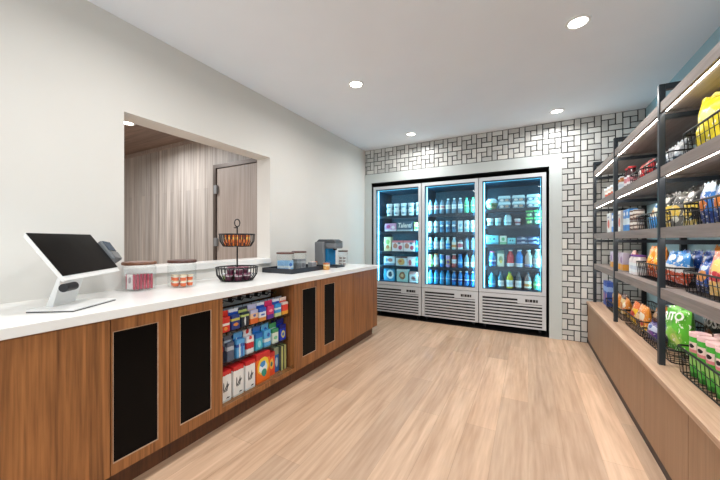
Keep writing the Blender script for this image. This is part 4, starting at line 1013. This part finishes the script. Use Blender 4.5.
for k in range(6):
    put(sa, (-2.245+(k-2.5)*.0065, 1.10+(k-2.5)*.0175, CT+.010), .2, 'upright tea sachet in the brown lidded jar, %s from the terminal' % ORD[k], 'tea sachets in the jar')
M_crmr = pack('orange creamer', (226, 104, 50), [(.7, 1.1, (232, 226, 210))]); 
cr_ = tub(.021, .038, M_crmr, pack('creamer lid', (236, 214, 180), [], [(.5, .5, .25, .25, (90, 60, 50))]), 'creamer_cup', 'creamer cup')
n = 0
for lv in (0, 1):
    for k, (dx, dy) in enumerate(((-.045, -.03), (0, -.045), (.045, -.02), (.04, .03), (-.01, .01), (-.045, .025))):
        if lv and k > 4: continue
        put(cr_, (-2.145+dx, 1.325+dy, CT+.010+lv*.0385), 0, 'orange creamer cup in the dark red lidded jar, %s layer' % ('lower', 'upper')[lv], 'orange creamer cups in the jar, %s layer' % ('lower', 'upper')[lv])
# two-tier wire basket
BXc, BYc = -2.085, 1.745
t = thing('tiered_basket', 'black two tier wire basket stand with a ring handle', 'basket stand', (BXc, BYc, CT))
def tier(r, z0, z1, name):
    m = MB(); n = 30
    m.tube([(r*math.cos(2*PI*k/32), r*math.sin(2*PI*k/32), z1) for k in range(32)], .006, 6, True)
    rb = r*.78
    m.tube([(rb*math.cos(2*PI*k/32), rb*math.sin(2*PI*k/32), z0+.004) for k in range(32)], .004, 6, True)
    for k in range(n):
        c, s = math.cos(2*PI*k/n), math.sin(2*PI*k/n)
        m.tube([(r*c, r*s, z1), (r*.97*c, r*.97*s, z0+(z1-z0)*.45), (rb*c, rb*s, z0+.004)], .0038, 4)
    m.lathe([(0, z0), (rb, z0), (rb, z0+.004), (0, z0+.004)], 24)
    m.build(name, M_black, t)
tier(.158, .004, .108, 'lower_basket'); tier(.134, .275, .375, 'upper_basket')
MB().tube([(0, 0, .006), (0, 0, .44)], .006, 8).build('pole', M_black, t)
MB().tube([(.0, .026*math.cos(2*PI*k/20), .468+.03*math.sin(2*PI*k/20)) for k in range(20)], .0045, 6, True).tube([(0, -.0, .44), (0, -.022, .425), (0, -.03, .432)], .004, 6).build('ring_handle', M_black, t, True)
M_oran = pack('orange snack bar', (226, 120, 40), [(.6, .8, (246, 190, 90))], [(.5, .35, .4, .1, (200, 70, 40))])
M_brbar = pack('brown snack bar', (120, 50, 36), [(.3, .6, (226, 130, 60))])
ob = carton(.012, .088, .07, M_oran, 'snack_bar', 'snack bar'); bb_ = carton(.012, .088, .07, M_brbar, 'snack_bar', 'snack bar')
for k in range(11):
    p = (ob, bb_)[k % 2]; a = -.62 + .0; s = (k-5)*.0172
    if k == 5: continue
    put(p, (BXc + s*.88, BYc + s*.477 - .0, CT+.281), .497, '%s snack bar standing in the upper basket tier, %s from the terminal' % (('orange', 'brown')[k % 2], (ORD + ['eleventh'])[k if k < 5 else k-1]), 'snack bars in the upper tier')
M_plum = pack('plum cup', (92, 36, 60), [(.75, 1.1, (206, 196, 200))]); M_pale = pack('green cup', (130, 150, 90), [(.75, 1.1, (216, 216, 200))])
pc = tub(.03, .05, M_plum, pack('plum lid', (120, 50, 76), [], [(.5, .5, .3, .3, (220, 206, 210))]), 'creamer_cup', 'creamer cup', .8)
gc = tub(.03, .05, M_pale, M_lidw, 'creamer_cup', 'creamer cup', .8)
ang = 0
for k in range(7):
    a = k*2*PI/7 + .3
    put((gc if k in (3, 4) else pc), (BXc + .085*math.cos(a), BYc + .085*math.sin(a), CT+.009), 0, ('green creamer cup in the lower basket tier' if k in (3, 4) else 'plum creamer cup at the bottom of the lower basket tier'), 'creamer cups in the lower tier, ' + ('green' if k in (3, 4) else 'plum'))
for k in range(5):
    a = k*2*PI/5 + .8
    put(pc, (BXc + .06*math.cos(a), BYc + .06*math.sin(a), CT+.0595), 0, 'plum creamer cup on top of the pile in the lower basket tier', 'creamer cups in the lower tier, top layer')
# navy tray with jars
TX0, TX1, TY0, TY1 = -2.375, -1.985, 2.295, 2.87
t = thing('serving_tray', 'dark navy rectangular tray carrying jars on the counter', 'tray', ((TX0+TX1)/2, (TY0+TY1)/2, CT))
a, b = (TX1-TX0)/2, (TY1-TY0)/2
MB().box(-a, a, -b, b, 0, .006).build('tray_bottom', M_trayd, t)
MB().box(-a, -a+.008, -b, b, .006, .048).box(a-.008, a, -b, b, .006, .048).box(-a+.008, a-.008, -b, -b+.008, .006, .048).box(-a+.008, a-.008, b-.008, b, .006, .048).build('tray_rim', M_trayd, t)
TZ = CT+.006
jar(-2.16, 2.40, .088, .18, M_lidwood2, 'clear jar of blue sweetener packets on the navy tray', .018, TZ)
jar(-2.15, 2.60, .078, .185, M_lidwood2, 'clear jar of grey sugar packets on the navy tray', .018, TZ)
M_swt = px('blue sachet', (150, 196, 232), [(.3, .5, (226, 236, 242))], [(.5, .6, .25, .16, (60, 110, 190)), (.3, .2, .2, .1, (230, 236, 240))])
M_gry = px('grey sachet', (150, 152, 156), [(.6, .8, (190, 192, 196))], [(.5, .4, .3, .2, (120, 122, 128))])
sb = carton(.07, .105, .012, M_swt, 'sweetener_packet', 'sachet'); sg = carton(.068, .11, .012, M_gry, 'sugar_packet', 'sachet')
for k in range(7): put(sb, (-2.208+.016*k, 2.382+.006*k, TZ+.010), PI/2-.25, 'blue and white sweetener packet, %s from the wall, in the tray jar' % ORD[k], 'sweetener packets in the tray jar')
for k in range(6): put(sg, (-2.19+.016*k, 2.585+.006*k, TZ+.010), PI/2-.25, 'grey sugar packet, %s from the wall, in the taller tray jar' % ORD[k], 'sugar packets in the tray jar')
M_napk = plain('grey napkin', (150, 152, 156), .7)
t = thing('napkin_box', 'small grey napkin box at the far end of the tray', 'napkin box', (-2.1, 2.765, TZ+.001))
MB().box(-.03, .03, -.04, .04, 0, .075).build('box_body', M_napk, t, bev=.003)
MB().box(-.022, .022, -.032, .032, .0755, .08).build('napkins', M_white, t, bev=.002)
M_amber = pack('amber cup print', (226, 150, 60), [(.55, .8, (240, 214, 170)), (.8, 1.1, (206, 110, 50))], [(.5, .3, .3, .15, (240, 190, 110))])
for x, y, lb in ((-1.955, 2.83, 'small amber candle cup in front of the coffee maker'), (-2.235, 2.98, 'small amber candle cup between the tray and the coffee maker')):
    t = thing('candle_cup', lb, 'cup', (x, y, CT), 0, 'amber candle cups')
    MB().lathe([(0, 0), (.034, 0), (.037, .004), (.037, .074), (0, .074)], 18).build('wax', M_amber, t, True)
    MB().lathe([(.038, 0), (.041, 0), (.041, .095), (.038, .095), (.038, .001)], 18).build('glass_cup', M_glass, t, True)
# coffee maker
t = thing('coffee_maker', 'grey single cup coffee maker with a blue front', 'coffee maker', (-2.12, 3.14, CT))
MB().box(-.13, .16, -.09, .09, 0, .022).build('drip_base', M_greyd, t, bev=.006)
MB().box(-.13, -.01, -.09, .09, .022, .30).build('rear_body', M_grey, t, bev=.012)
MB().box(-.01, .03, -.085, .085, .022, .225).build('front_panel', M_bluew, t, bev=.004)
MB().box(-.01, .135, -.088, .088, .225, .30).build('brew_head', M_grey, t, bev=.014)
MB().hexa([(-.14,-.095,.301),(.14,-.095,.301),(.14,.095,.301),(-.14,.095,.301)], [(-.11,-.08,.335),(.09,-.07,.335),(.09,.07,.335),(-.11,.08,.335)]).build('lid', M_greyd, t, bev=.006)
MB().box(-.13, .0, -.135, -.092, .005, .305).build('water_tank', M_grey, t, bev=.01)
MB().box(.04, .15, -.06, .06, .022, .03).build('drip_grid', M_black, t)
MB().lathe([(0, .205), (.02, .205), (.026, .226), (0, .226)], 14, (.075, 0, 0)).build('nozzle', M_black, t)
jar(-2.09, 3.40, .062, .175, M_lidwood2, 'clear jar of coffee pods at the fridge end of the counter', .018)
M_pod = pack('coffee pod', (150, 140, 136), [(.7, 1.1, (214, 206, 200))])
pod = tub(.02, .036, M_pod, M_lidw, 'coffee_pod', 'coffee pod')
for lv in range(3):
    for dx, dy in ((-.027, -.02), (.027, -.02), (0, .028)):
        put(pod, (-2.09+dx, 3.40+dy, CT+.010+lv*.0365), 0, 'white lidded coffee pod in the %s layer of the fridge end jar' % ('lower', 'middle', 'upper')[lv], 'coffee pods, %s layer' % ('lower', 'middle', 'upper')[lv])

# ------------------------------------------------------------------ camera, world, colour management
cam = bpy.data.cameras.new('camera'); co = bpy.data.objects.new('camera', cam); COL.objects.link(co)
co.location = (0, 0, 1.25)
co.rotation_euler = (PI/2, 0, math.atan2(.4766, .8791))
cam.sensor_width = 36; cam.lens = 310/720*36; cam.shift_y = -.0007; cam.clip_start = .05
sc.camera = co
wd = bpy.data.worlds.new('world'); sc.world = wd; wd.use_nodes = True
bg = wd.node_tree.nodes['Background']; bg.inputs[0].default_value = (.95, .975, 1, 1); bg.inputs[1].default_value = 1.75
sc.view_settings.view_transform = 'Standard'; sc.view_settings.look = 'None'; sc.view_settings.gamma = 1
sc.view_settings.use_curve_mapping = False
sc.view_settings.exposure = 0.26
